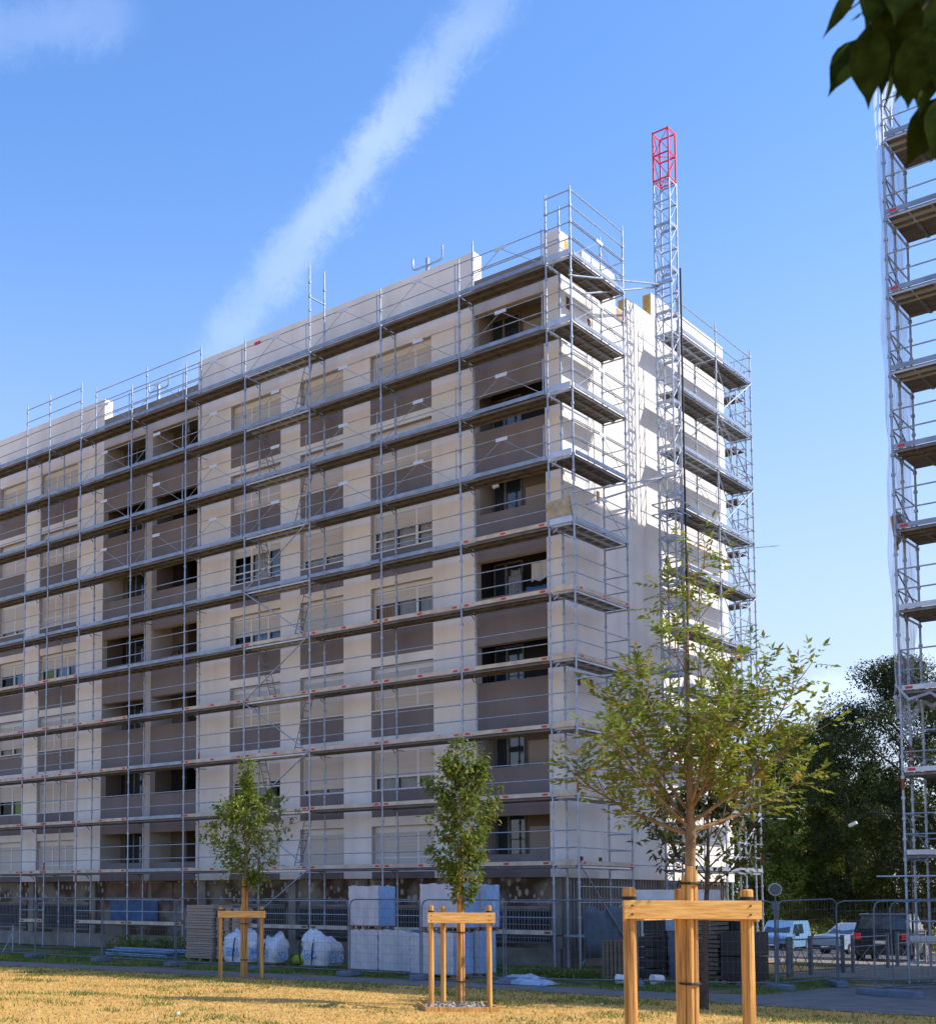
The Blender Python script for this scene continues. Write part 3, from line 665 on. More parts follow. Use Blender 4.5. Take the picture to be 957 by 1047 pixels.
# front scaffold along the long facade
sc = thing('facade_scaffold', (-14, .4, 0), 'ten-lift galvanised scaffold covering the long shaded facade', 'scaffold')
ux = [-28.25, -25.18, -23.62, -21.55, -18.42, -15.35, -12.28, -9.21, -6.14, -3.07, 0.0]
tops = {-28.25: 22.1, -25.18: 23.3, -23.62: 23.3, -21.55: 23.3, -18.42: 22.3, -15.35: 22.3, -12.28: 22.3, -9.21: 24.1, -6.14: 22.15, -3.07: 22.1, 0.0: 23.0}
topi = {-21.55: 23.3, -18.42: 23.3, -15.35: 23.25, -9.21: 24.1, -3.07: 23.0, 0.0: 23.0}
for x in ux:
    standard(sc, x, 0, tops[x]); standard(sc, x, .8, topi.get(x, 21.4 + random.uniform(0, .3)), m=('steel', 'rust', 'steel_d'))
for bi in range(len(ux) - 1):
    x0, x1 = ux[bi], ux[bi + 1]
    for i in range(1, 11):
        zz = LV(i)
        st = 'wood' if bi not in (6,) else 'grey'
        lab = (i <= 6 and bi not in (4,)) and not (i > 4 and bi in (3, 4, 5)) and not (i == 6 and bi < 9)
        platform(sc, (x0, 0), (x1, 0), (0, 1), .74, zz, st, labels=lab)
        guard(sc, (x0, 0), (x1, 0), (0, -1), zz, 'frame' if (i >= 7 or (i == 10)) and bi > 2 else 'rails')
for bi in (1, 3, 4, 6, 7, 8, 9):
    x0, x1 = ux[bi], ux[bi + 1]; z = 1.0; low = MB()
    low.box(x0 + .05, x1 - .05, .05, .7, z - .05, z, 0); low.box(x0 + .05, x1 - .05, -.06, -.03, z, z + .13, 1)
    for h in (.95,): low.tube((x0, 0, z + h), (x1, 0, z + h), .019, 6, 2)
    low.tube((x0, 0, z + .5), (x1, 0, z + .5), .019, 6, 2)
    low.box(x0 + .1, x0 + .3, -.064, -.0605, z + .03, z + .1, 3); low.box(x1 - .3, x1 - .1, -.064, -.0605, z + .03, z + .1, 3)
    low.build('low_platform', ['deck_wood', 'toe_wood', 'steel', 'rust'], sc)
# zigzag brace between two bays, following the photographed one
zb = MB(); a, b = -12.28, -9.21
for i in range(0, 7):
    xa, xb = (a, b) if i % 2 == 0 else (b, a)
    zb.tube((xa, -.06, LV(i)), (xb, -.06, LV(i + 1)), .024, 6)
zb.build('zigzag_brace', 'steel', sc)
def ladder(root, x0, z0, x1, z1, y, name='ladder'):
    q = MB()
    for e in (-.17, .17): q.tube((x0, y + e, z0), (x1, y + e, z1), .016, 5)
    for k in range(1, 8):
        t = k / 8; q.tube((x0 + (x1 - x0) * t, y - .17, z0 + (z1 - z0) * t), (x0 + (x1 - x0) * t, y + .17, z0 + (z1 - z0) * t), .012, 5)
    return q.build(name, 'steel_d', root)
for i in range(1, 10):
    if i % 2: ladder(sc, -10.15, LV(i), -9.55, LV(i + 1), .42)
    else: ladder(sc, -11.2, LV(i), -11.8, LV(i + 1), .42)
# raised end rails above the roof
q = MB()
for (xa, xb, ys, hs) in ((-25.18, -21.55, 0, (22.6, 23.15)), (-21.55, -15.35, .8, (22.7, 23.2)), (0.0, 0.0, 0, ())):
    for h in hs: q.tube((xa, ys, h), (xb, ys, h), .02, 6)
q.tube((-9.21, 0, 23.0), (-9.21, .8, 23.0), .025, 6)
q.tube((-21.55, .8, 22.1), (-15.35, .8, 22.1), .02, 6); q.tube((-3.07, .8, 22.1), (0, .8, 22.1), .02, 6)
q.build_each('roof_rail', 'steel', sc)
q = MB()
for bi in range(len(ux)):
    for i in (3, 6, 9):
        q = MB(); q.tube((ux[bi] + .06, .78, LV(i) - .12), (ux[bi] + .06, FY + .02, LV(i) - .12), .018, 6); q.build('wall_tie', 'steel', sc)
tg = MB(); tg.box(-11.75, -11.45, -.085, -.075, 21.98, 22.1); tg.build('red_tag', 'red', sc)

# corner scaffold turning round onto the gable
cs_ = thing('corner_scaffold', (.4, 1.7, 0), 'narrow scaffold tower wrapping the near corner of the block', 'scaffold')
YE = 3.33; XO = .81
standard(cs_, XO, 0, 23.0); standard(cs_, XO, YE, 23.1); standard(cs_, .05, YE, 23.0)
for i in range(1, 11):
    zz = LV(i)
    platform(cs_, (XO, .02), (XO, YE), (-1, 0), .74, zz, 'wood_steel' if i > 6 else 'grey', labels=(i < 6))
    guard(cs_, (XO, 0), (XO, YE), (1, 0), zz, 'rails' if i < 7 and i != 6 else 'frame')
    if i > 6: guard(cs_, (XO, 0), (XO, YE), (1, 0), zz, 'rails')
    q = MB()
    for h in (.5, 1.0): q.tube((0, 0, zz + h), (XO, 0, zz + h), .019, 6); q.tube((.05, YE, zz + h), (XO, YE, zz + h), .019, 6)
    q.obox((XO / 2, -.045, zz + .08), (1, 0, 0), (0, 1, 0), (0, 0, 1), XO / 2 - .04, .012, .09, 1)
    q.box(.12, XO - .1, .0, .04, zz - .07, zz - .0, 1)
    q.build_each('end_guard', ['steel', 'toe_wood' if i < 6 else 'alu', 'red'], cs_)
q = MB()
for h in (22.52, 23.0): q.tube((XO, 0, h), (XO, YE, h), .02, 6); q.tube((0, 0, h - (.0 if h > 22.6 else 0)), (XO, 0, h), .02, 6)
q.build_each('top_rail', 'steel', cs_)
q = MB(); q.tube((XO + .1, -.1, LV(1)), (XO + .1, YE, .2), .02, 6); q.tube((XO, .1, .2), (XO, 2.6, LV(0) + .9), .018, 6)
q.box(XO - .7, XO - .02, .3, 2.9, .95, 1.0); q.box(XO, XO + .03, .3, 2.9, 1.0, 1.15)
for h in (1.5, 1.95, 2.4): q.tube((XO, 0, h), (XO, YE, h), .018, 6)
q.build('low_brace', ['steel'], cs_)
nt_ = MB(); n = 14; zq = (.35, .8, 1.2, 1.62, 1.78); vs = []
for j, z in enumerate(zq):
    for i in range(n + 1):
        y = .15 + 2.75 * i / n; vs.append((XO + .07 + .04 * math.sin(i * 1.7 + j * 2), y, z + (.08 * math.sin(i * .9) if j == 4 else 0)))
nt_.add(vs, [(j * (n + 1) + i, j * (n + 1) + i + 1, (j + 1) * (n + 1) + i + 1, (j + 1) * (n + 1) + i) for j in range(4) for i in range(n)], 0, True)
M['net_d'] = mat('blue_grey_netting', (.10, .15, .21), .8, c2=(.06, .095, .14), scale=3)
md = nt_.build('safety_net', 'net_d', origin=(.9, 1.5, .3)); tag(md, 'blue grey safety net tied round the foot of the corner scaffold', 'netting')
s_ = md.modifiers.new('thick', 'SOLIDIFY'); s_.thickness = .01
# board leaning at the corner on the sixth lift
bo = MB(); bo.obox((.32, -.0, LV(6) + .42), (.9, .05, .12), (0, 1, .12), (-.12, -.1, 1), .37, .03, .30, 0); bo.obox((.32, .02, LV(6) + .42), (.9, .05, .12), (0, 1, .12), (-.12, -.1, 1), .385, .022, .315, 1)
M['greyboard'] = mat('stained_board', (.48, .43, .33), .9, c2=(.30, .25, .17), scale=5); M['greenedge'] = mat('green_edge', (.30, .36, .12), .8)
tag(bo.build('wall_board', ['greyboard', 'greenedge'], origin=(.32, 0, LV(6))), 'stained grey board with green edge leaning on the corner scaffold platform', 'board')

# scaffold on the far part of the gable
fs_ = thing('gable_scaffold', (.5, 10, 0), 'sunlit scaffold on the far part of the white gable wall', 'scaffold')
fy = [6.97, 10.04, 13.11]
for y in fy:
    standard(fs_, .93, y, 22.2 if y > 7 else 22.6); standard(fs_, .17, y, 21.6)
for i in range(1, 11):
    zz = LV(i)
    for a, b in ((0, 1), (1, 2)):
        platform(fs_, (.93, fy[a]), (.93, fy[b]), (-1, 0), .74, zz, 'wood_steel' if (i + a) % 2 else 'grey', labels=False)
        guard(fs_, (.93, fy[a]), (.93, fy[b]), (1, 0), zz, 'rails')
    q = MB()
    for h in (.5, 1.0):
        q.tube((.17, fy[0], zz + h), (.93, fy[0], zz + h), .018, 6); q.tube((.17, fy[2], zz + h), (.93, fy[2], zz + h), .018, 6)
    q.build_each('end_guard', 'steel', fs_)
    if i < 10:
        q = MB(); s1, s2 = (fy[1], fy[2]) if i % 2 else (fy[2], fy[1])
        q.tube((.97, s1, zz), (.97, s2, zz + 2), .022, 6); q.tube((.9, fy[1], zz + 2), (.55, fy[2] - .3, zz + .05), .02, 6); q.build_each('brace', 'steel', fs_)
q = MB(); q.tube((.93, 13.11, 9.5), (1.0, 14.8, 9.3), .02, 6); q.tube((.2, 13.3, 15.0), (1.3, 14.6, 15.2), .02, 6); q.tube((.2, 13.3, 5.0), (1.3, 14.6, 5.0), .02, 6); q.build_each('loose_tube', 'steel', fs_)
# rear scaffold showing past the far corner
rs = thing('rear_scaffold', (-4, 14.2, 0), 'rear scaffold showing as short decks past the far corner of the gable', 'scaffold')
rx = [.05, -.85, -3.9, -7.0]
for x in rx: standard(rs, x, 13.95, 22.2); standard(rs, x, 14.85, 22.2)
for i in range(1, 11):
    zz = LV(i) + .1
    for a in range(3):
        platform(rs, (rx[a], 14.7), (rx[a + 1], 14.7), (0, -1), .74, zz, 'wood', labels=False)
        if i > 0: guard(rs, (rx[a], 14.85), (rx[a + 1], 14.85), (0, 1), zz, 'rails')
    q = MB()
    for h in (.5, 1.0): q.tube((.05, 13.95, zz + h), (.05, 14.85, zz + h), .018, 6)
    q.tube((.05, 13.95, zz), (.05, 14.85, zz + 1.8), .018, 6); q.tube((.05, 14.85, zz), (-.85, 14.85, zz + 1.9), .018, 6); q.build_each('end_guard', 'steel_d', rs)

# ------------------------------------------------------------------ hoist mast with its wall ties
mx_, my_, hw = .90, 6.28, .265
mast = thing('hoist_mast', (mx_, my_, 0), 'tall square lattice hoist mast with a red painted top section', 'hoist mast')
def mast_section(z0, z1, m):
    q = MB(); c = [(mx_ + a * hw, my_ + b * hw) for a, b in ((-1, -1), (1, -1), (1, 1), (-1, 1))]
    for (x, y) in c: q.tube((x, y, z0), (x, y, z1), .032, 8)
    nn = max(1, round((z1 - z0) / .75)); h = (z1 - z0) / nn
    for k in range(nn):
        za = z0 + k * h
        for e in range(4):
            p, s2 = c[e], c[(e + 1) % 4]
            q.bar((*p, za + .03), (*s2, za + .03), .02, .05)
            if e in (0, 2): q.tube((*(p if k % 2 else s2), za + .05), (*(s2 if k % 2 else p), za + h), .014, 5)
            else: q.tube((*p, za + .05), (*s2, za + h), .014, 5)
        q.bar((c[0][0], c[0][1], za + .03), (c[2][0], c[2][1], za + .03), .02, .02)
    q.bar((*c[0], z1 - .03), (*c[1], z1 - .03), .02, .05); q.bar((*c[1], z1 - .03), (*c[2], z1 - .03), .02, .05); q.bar((*c[2], z1 - .03), (*c[3], z1 - .03), .02, .05); q.bar((*c[3], z1 - .03), (*c[0], z1 - .03), .02, .05)
    return q.build('mast_section', m, mast)
z = .3
while z < 25.6: mast_section(z, min(z + 1.5, 25.8), 'steel'); z += 1.5
mast_section(25.83, 27.55, 'redsteel')
q = MB(); q.box(mx_ - .45, mx_ + .5, my_ - .45, my_ + .45, .0, .3); q.build('base_frame', 'steel_d', mast)
q = MB(); q.tube((mx_ + .42, my_ + .12, .4), (mx_ + .42, my_ + .12, 22.8), .034, 6); q.build('power_cable', 'cable', mast)
q = MB()
for z in (20.3, 22.55) if 0 else (): pass
for z in (22.3, 15.8, 9.45):
    q = MB(); d_ = 1.75 if z > 10 else .9
    q.tube((mx_ - .1, my_ - .2, z), (XO + .02, .25, z - d_ - .1), .03, 6); q.tube((mx_ - .2, my_ - .2, z - .05), (.55, 1.25, z - d_ - .2), .034, 6)
    q.tube((XO + .02, .25, z - d_ - .1), (XO + .02, -.15, z - d_ - .22), .03, 6); q.box(mx_ - .35, mx_ + .35, my_ - .35, my_ - .27, z - .06, z + .06); q.build('tie_arm', 'steel', mast)
for z in (3.1, 8.8): q = MB(); q.tube((mx_, my_, z), (.1, 1.2, z), .025, 6); q.build('tie_arm', 'steel', mast)
q = MB(); q.box(mx_ + .3, mx_ + .9, my_ - .8, my_ - .3, 1.0, 1.75, 0); q.box(mx_ + .25, mx_ + .95, my_ - .85, my_ - .25, 1.75, 1.8, 0); q.build('motor_box', ['pipe'], mast)
for z in (14.9, 14.55, 9.35):
    q = MB(); p = [(mx_ - .45, my_ - .45, z), (mx_ + .45, my_ - .45, z), (mx_ + .45, my_ + .45, z), (mx_ - .45, my_ + .45, z), (mx_ - .45, my_ - .45, z)]
    q.path(p, .025, 5); q.build('collar', 'steel', mast)

# ------------------------------------------------------------------ second block, just right of the view, with its scaffold and net
b2 = thing('neighbouring_block', (24, 8, 0), 'second tall white block standing to the right beyond the netted scaffold', 'building')
q = MB(); q.box(10.55, 42, 2.45, 13.2, .0, 24.4, 0); q.build('wall', 'white', b2)
for k in range(7):
    for xx in (13.2, 17.4, 21.6, 25.8, 30, 34.2):
        q = MB(); q.box(xx, xx + 2.2, 2.40, 2.447, SILL0 + ST * k, HEAD0 + ST * k, 0); wi_ = q.build('window', 'frame', b2)
        q = MB(); q.quad((xx + .1, 2.395, SILL0 + ST * k + .1), (xx + 2.1, 2.395, SILL0 + ST * k + .1), (xx + 2.1, 2.395, HEAD0 + ST * k - .1), (xx + .1, 2.395, HEAD0 + ST * k - .1)); q.build('pane', 'carglass', wi_)
rsx = thing('right_scaffold', (12, 1, 0), 'double-width scaffold at the right edge of the view with white netting on its end', 'scaffold')
SX = 9.31; bx = [SX + 3.07 * i for i in range(4)]; SY = (.30, 1.03, 2.12)
for x in bx:
    for j, y in enumerate(SY): standard(rsx, x, y, 22.9 if j == 0 else 22.2)
for i in range(1, 11):
    zz = LV(i) + .12
    for a in range(3):
        platform(rsx, (bx[a], SY[0]), (bx[a + 1], SY[0]), (0, 1), .74, zz, 'grey' if i > 6 else 'wood_steel', labels=(a == 0 and i % 3 != 1), n_pl=2, toe='alu_d' if i > 4 else 'alu')
        q = MB(); q.box(bx[a] + .04, bx[a + 1] - .04, 1.1, 2.08, zz - .035, zz - .0, 0)
        for k in range(1, 7): q.box(bx[a] + .06 + k * .42, bx[a] + .14 + k * .42, 1.12, 2.06, zz - .07, zz - .036, 1)
        q.build('inner_deck', ['deck_wood', 'deck_grey'], rsx)
        guard(rsx, (bx[a], SY[0]), (bx[a + 1], SY[0]), (0, -1), zz, 'rails')
    q = MB()
    for h in (.5, 1.0): q.tube((SX, SY[0], zz + h), (SX, SY[2], zz + h), .019, 6)
    q.tube((SX, SY[0], zz + 1.0), (SX, SY[2], zz + .2), .02, 6); q.tube((SX, SY[0], zz + .5), (SX, SY[1], zz + .1), .02, 6); q.tube((SX, SY[0], zz - .1), (SX, SY[2], zz - .1), .025, 6)
    q.tube((SX, SY[2], zz + .45), (bx[3], SY[2], zz + .45), .018, 6)
    q.build_each('end_guard', 'steel', rsx)
q = MB(); q.box(SX + .05, bx[3], .35, 2.0, 1.02, 1.07); q.box(SX + .05, bx[3], .25, .28, 1.07, 1.2)
q.tube((SX, .3, 1.55), (bx[3], .3, 1.55), .02, 6); q.tube((SX, .3, 2.05), (bx[3], .3, 2.05), .02, 6); q.tube((SX - .6, .1, 2.62), (bx[3], .3, 2.66), .022, 6); q.tube((SX, .3, .55), (bx[3], .3, .55), .02, 6); q.build('low_platform', 'alu', rsx)
nb = MB(); ny, nz_ = 12, 60; vs = []
for j in range(nz_ + 1):
    z = 7.0 + (23.6 - 7.0) * j / nz_
    for i in range(ny + 1):
        t = i / ny; y = .12 + (2.15) * t
        if z < 9: y = .12 + 2.15 * t * (1 - (9 - z) * .15)
        vs.append((SX - .09 + .035 * math.sin(i * 1.9 + j * .33) + .02 * math.sin(j * .9 + i), y, z + (.0 if j else .35 * math.sin(t * 7))))
nb.add(vs, [(j * (ny + 1) + i, j * (ny + 1) + i + 1, (j + 1) * (ny + 1) + i + 1, (j + 1) * (ny + 1) + i) for j in range(nz_) for i in range(ny)], 0, True)
nb.path([(SX - .08, .15, 7.0), (SX - .05, .6, 6.6), (SX - .1, 1.1, 6.35), (SX + .2, 1.4, 7.0), (SX + .5, 1.2, 6.8), (SX + .9, .9, 7.0)], [.05, .12, .1, .08, .09, .03], 6)
nb.path([(SX - .08, .2, 7.3), (SX + .2, .25, 6.9), (SX + .7, .22, 7.02), (SX + 1.0, .22, 6.75), (SX + 1.4, .22, 7.1)], [.03, .05, .04, .07, .02], 6)
no = nb.build('debris_netting', 'net', origin=(SX, 1.1, 7)); tag(no, 'translucent white debris net hanging down the end of the right-hand scaffold', 'netting')
q = MB(); 
for (y, z, s) in ((.75, 11.45, .3), (.9, 11.1, .25), (1.1, 11.6, .2), (.8, 10.85, .16)): q.obox((SX - .12, y, z), (0, 1, .5), (1, 0, 0), (0, -.5, 1), s, .01, s * .7)
tag(q.build('sheeting_scrap', 'orange', origin=(SX, .9, 11)), 'scrap of torn orange sheeting caught in the netting on the right', 'sheeting')

# ------------------------------------------------------------------ mesh site fence
def fence_panel(Ln):
    r = thing('mesh_fence', (0, 0, 0), 'x', 'fence', 'mesh fence panels round the site'); H = 2.0; c = .16
    with Local(r):
        q = MB(); q.path([(0.03, 0, .12), (.03, 0, H - c), (.03 + c * .3, 0, H - c * .3), (.03 + c, 0, H), (Ln - .03 - c, 0, H), (Ln - .03 - c * .3, 0, H - c * .3), (Ln - .03, 0, H - c), (Ln - .03, 0, .12)], .018, 7)
        q.tube((.03, 0, .14), (Ln - .03, 0, .14), .019, 6); q.tube((.03, 0, .02), (.03, 0, .13), .021, 6); q.tube((Ln - .03, 0, .02), (Ln - .03, 0, .13), .021, 6)
        q.build('tube_frame', 'fence', r)
        q = MB(); n = int(Ln / .115)
        for i in range(1, n): q.tube((Ln * i / n, .012, .14), (Ln * i / n, .012, H), .0022, 3, caps=False)
        for i in range(1, 8): q.tube((.03, .012, .14 + i * .233), (Ln - .03, .012, .14 + i * .233), .003, 3, caps=False)
        q.build('wire_mesh', 'steel_d', r)
        for x in (.0,):
            q = MB(); q.box(x - .14, x + .14, -.36, .36, .0, .13); q.build('foot', 'foot', r, bevel=.02)
    return r
fp = [(-22.3, -6.3), (-19.0, -6.5), (-15.6, -6.62), (-12.2, -6.62), (-8.8, -6.68), (-5.4, -6.75), (-2.25, -6.68), (.0, -6.62), (2.3, -6.45), (5.0, -5.1), (7.67, -3.64)]
fl = ['mesh fence panel at the left edge of the view beyond the site barrier', 'mesh fence panel in front of the cross-braced barrier', 'mesh fence panel in front of the weeds below the left scaffold bays',
      'mesh fence panel in front of the pile of scaffold tubes', 'mesh fence panel in front of the plywood stack', 'mesh fence panel directly behind the leftmost young tree', 'mesh fence panel in front of the left insulation stacks',
      'mesh fence panel in front of the nearer insulation stacks', 'mesh fence panel in front of the crumpled tarp and dark pallets', 'mesh fence panel behind the large stake frame']
proto = None
for i in range(len(fp) - 1):
    a, b = Vector(fp[i]), Vector(fp[i + 1]); Ln = (b - a).length; an = math.atan2(b.y - a.y, b.x - a.x)
    o = fence_panel(Ln) ; o.location = (a.x, a.y, .015); o.rotation_euler = (0, 0, an); o['label'] = fl[i]
# panels of the gate side on the right
for (p0, p1, lab) in (((7.67, -3.64), (8.27, -1.5), 'short mesh fence panel angled back beside the white post'), ((8.27, -1.5), (10.6, .1), 'mesh fence panel leaning in front of the parked cars'),
                      ((9.75, -3.75), (11.0, -.6), 'mesh fence panel ending at the long concrete foot near the right edge'), ((10.02, -3.4), (13.2, -2.2), 'mesh fence panel running out of view on the right')):
    a, b = Vector(p0), Vector(p1); o = fence_panel((b - a).length); o.location = (a.x, a.y, .015); o.rotation_euler = (R(2), R(-1.5), math.atan2(b.y - a.y, b.x - a.x)); o['label'] = lab
q = MB(); q.obox((10.15, -3.85, .07), (.7, -.25, 0), (.25, .7, 0), (0, 0, 1), .62, .16, .075); tag(q.build('fence_block', 'foot', origin=(10.15, -3.85, 0), bevel=.02), 'long blue grey concrete block under the fence end by the path', 'concrete block')
# low barriers in the yard
def barrier(p0, p1, label, first=None):
    a, b = Vector((p0[0], p0[1], 0)), Vector((p1[0], p1[1], 0)); d = (b - a); Ln = d.length
    r = thing('crowd_barrier', a, label, 'barrier', 'low grey barriers across the yard', math.atan2(d.y, d.x))
    with Local(r):
        for x in (0, Ln):
            q = MB(); q.box(x - .045, x + .045, -.04, .04, 0, 1.06); q.build('post', 'steel_d', r)
        q = MB(); q.tube((0, 0, .98), (Ln, 0, .98), .022, 6); q.tube((0, 0, .72), (Ln, 0, .72), .018, 6); q.tube((0, 0, .12), (Ln, 0, .12), .018, 6)
        q.tube((0, 0, .12), (Ln * .5, 0, .72), .01, 5); q.tube((Ln * .5, 0, .12), (0, 0, .72), .01, 5); q.tube((Ln * .5, 0, .12), (Ln, 0, .72), .01, 5); q.tube((Ln, 0, .12), (Ln * .5, 0, .72), .01, 5)
        q.build('rails', 'steel_d', r)
barrier(G(794.5, 1000), G(806.5, 1000), 'narrow low barrier nearest the white corner post')
barrier(G(809, 999), G(829, 997.5), 'low cross-braced barrier in front of the pale blue van')
barrier(G(829.5, 997), G(862, 995), 'longer low barrier between the van and the silver car')
barrier(G(872.5, 995), G(908, 990.5), 'low barrier in front of the dark car')
barrier(G(918, 989), G(946, 986), 'low barrier behind the foot of the right scaffold')
a, b = G(-14, 978), G(13, 977)
r_ = thing('site_barrier', a, 'small blue grey cross-braced barrier at the left edge of the view', 'barrier', rz=math.atan2((b - a).y, (b - a).x))
with Local(r_):
    Ln = (b - a).length; q = MB()
    for x in (0, Ln): q.tube((x, 0, 0), (x, 0, 1.05), .03, 6)
    for h in (1.0, .8, .1): q.tube((0, 0, h), (Ln, 0, h), .022, 6)
    q.tube((Ln, 0, .1), (Ln * .6, 0, .8), .018, 5); q.tube((Ln * .6, 0, .1), (Ln, 0, .8), .018, 5); q.build('tube_frame', 'steel', r_)

# ------------------------------------------------------------------ materials stacked on the site
def wrapped(x0, x1, y0, y1, z0, z1, label, lean=0.):
    r = thing('insulation_stack', ((x0 + x1) / 2, (y0 + y1) / 2, z0), label, 'wrapped stack', 'film-wrapped insulation boards on pallets')
    q = MB()
    for yy in (y0 + .03, (y0 + y1) / 2 - .05, y1 - .13): q.box(x0, x1, yy, yy + .1, z0, z0 + .022)
    for xx in (x0 + .02, (x0 + x1) / 2 - .05, x1 - .12):
        for yy in (y0 + .03, (y0 + y1) / 2 - .05, y1 - .13): q.box(xx, xx + .1, yy, yy + .1, z0 + .022, z0 + .09)
    q.box(x0, x1, y0, y1, z0 + .09, z0 + .115); q.build('pallet', 'pallet', r)
    # body of boards under film: side walls a little wavy, ragged film at the top
    q = MB(); nz2, nx = 12, 10; rnd = random.Random(int(x0 * 100 + z0 * 10)); zb_, zt = z0 + .117, z1
    def P(u, v, face):
        j = .012 * math.sin(u * 17 + v * 23 + x0 * 3) + .008 * rnd.uniform(-1, 1); zz = zb_ + (zt - zb_) * v + (0 if v < .99 else rnd.uniform(-.01, .05))
        if face == 0: return (x0 + (x1 - x0) * u, y0 - j, zz)
        if face == 1: return (x1 + j, y0 + (y1 - y0) * u, zz)
        if face == 2: return (x1 - (x1 - x0) * u, y1 + j, zz)
        return (x0 - j, y1 - (y1 - y0) * u, zz)
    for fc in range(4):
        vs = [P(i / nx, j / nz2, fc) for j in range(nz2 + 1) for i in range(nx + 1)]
        q.add(vs, [(j * (nx + 1) + i, j * (nx + 1) + i + 1, (j + 1) * (nx + 1) + i + 1, (j + 1) * (nx + 1) + i) for j in range(nz2) for i in range(nx)], 1 if fc in (1, 3) else 0, True)  # end faces take the painted sky reflection
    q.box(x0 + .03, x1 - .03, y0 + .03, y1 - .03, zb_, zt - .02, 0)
    q.build('wrapped_boards', ['film', 'film_sky'], r)
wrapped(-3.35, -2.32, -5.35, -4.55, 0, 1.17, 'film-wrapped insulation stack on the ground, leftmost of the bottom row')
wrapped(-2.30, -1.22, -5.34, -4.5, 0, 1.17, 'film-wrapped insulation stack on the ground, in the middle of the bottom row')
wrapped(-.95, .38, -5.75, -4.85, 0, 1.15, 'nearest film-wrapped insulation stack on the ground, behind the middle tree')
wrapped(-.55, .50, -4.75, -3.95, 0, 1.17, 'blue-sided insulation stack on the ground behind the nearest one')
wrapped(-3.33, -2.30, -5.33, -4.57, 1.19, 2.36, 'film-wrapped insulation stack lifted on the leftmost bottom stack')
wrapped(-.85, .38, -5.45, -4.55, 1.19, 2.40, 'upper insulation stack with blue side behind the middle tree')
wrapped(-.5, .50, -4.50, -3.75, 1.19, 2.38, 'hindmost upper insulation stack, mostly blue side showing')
# plywood / panel stack
pr = thing('plywood_stack', (-10.4, -3.6, 0), 'tall stack of weathered grey brown panels behind the fence', 'panel stack')
q = MB(); rnd = random.Random(3); z = .1
while z < 1.75:
    h = rnd.uniform(.05, .12); dx, dy = rnd.uniform(-.03, .03), rnd.uniform(-.03, .03); q.box(-11.1 + dx, -9.9 + dx, -4.0 + dy, -3.1 + dy, z, z + h - .012); z += h
for xx in (-11.05, -10.55, -10.05): q.box(xx, xx + .1, -3.95, -3.1, 0, .098)
q.build('panels', 'ply', pr)
q = MB(); z = .1
while z < 1.65:
    h = rnd.uniform(.1, .16); dx = rnd.uniform(-.03, .03)
    for xx in (-9.8, -9.45, -9.1): q.box(xx + dx, xx + dx + .2, -3.9, -3.2, z, z + h - .03)
    q.box(-9.82 + dx, -8.9 + dx, -3.85, -3.25, z + h - .03, z + h - .004); z += h
q.build('pallets', 'ply', pr)
# big bags
def big_bag(c, sx, sy, h, label, rz=0., seed=1):
    r = thing('big_bag', (c[0], c[1], 0), label, 'builder\'s bag', 'white woven builder\'s bags', rz); rnd = random.Random(seed)
    with Local(r):
        q = MB(); n, mrows = 24, 9; vs = []
        for j in range(mrows + 1):
            v = j / mrows; zz = .1 + h * v; bulge = 1 + .10 * math.sin(math.pi * v) - (.32 * max(0, v - .72) / .28 if v > .72 else 0)
            for i in range(n):
                t = 2 * math.pi * i / n; ct, st_ = math.cos(t), math.sin(t)
                e = 4.; rr = (abs(ct) ** e + abs(st_) ** e) ** (-1 / e)
                k = bulge * rr * (1 + rnd.uniform(-.045, .045) * (1 + 1.5 * v) + .05 * math.sin(t * 3 + seed + v * 4)); vs.append((ct * k * sx / 2, st_ * k * sy / 2, zz + rnd.uniform(-.05, .07) * v * 1.3 - .12 * v * v * math.cos(t * 1.0 + seed)))
        vs.append((0, 0, .1 + h * .93))
        fs = [(j * n + i, j * n + (i + 1) % n, (j + 1) * n + (i + 1) % n, (j + 1) * n + i) for j in range(mrows) for i in range(n)] + [(mrows * n + i, mrows * n + (i + 1) % n, len(vs) - 1) for i in range(n)]
        q.add(vs, fs, 0, True); q.build('bag_body', 'bag', r)
        q = MB(); k = sx / 2 * 1.10; ky = sy / 2 * 1.11
        q.box(-k * .5, k * .35, -ky - .015, -ky, .35 * h, .62 * h, 0); q.build('print', 'bag_blue', r); q = MB(); q.box(k, k + .012, -ky * .6, ky * .6, .2 * h, .6 * h, 0); q.build('print', 'bag_blue', r)
        q = MB(); q.path([(-k * .72, -ky * .98, .95 * h), (-k * .8, -ky - .03, .7 * h), (-k * .78, -ky - .03, .4 * h), (-k * .7, -ky - .02, .15)], .022, 5)
        q.path([(k * .1, -ky * .9, .98 * h), (k * .12, -ky - .03, .7 * h), (k * .05, -ky - .03, .12)], .02, 5); q.build_each('strap', 'rubber', r)
        q = MB()
        for yy in (-sy / 2, -.05, sy / 2 - .1): q.box(-sx / 2, sx / 2, yy, yy + .1, 0, .03)
        q.box(-sx / 2, sx / 2, -sy / 2, sy / 2, .06, .09); q.build('pallet', 'pallet', r)
big_bag((-8.1, -4.5), .95, .85, .86, 'white builder\'s bag with blue print between the stakes of the leftmost tree', .05, 1)
big_bag((-7.35, -4.0), .75, .8, .72, 'lower blue and white builder\'s bag right of the first bag', .1, 2)
big_bag((-5.2, -4.2), .98, .9, .86, 'slumped white builder\'s bag left of the insulation stacks', .0, 5)
q = MB(); q.path([(-6.75, -3.6, .16), (-6.3, -3.6, .2), (-5.9, -3.55, .17)], [.15, .17, .13], 8); M['greenbag'] = mat('lime_sack', (.38, .48, .04), .8, var=.3, scale=8)
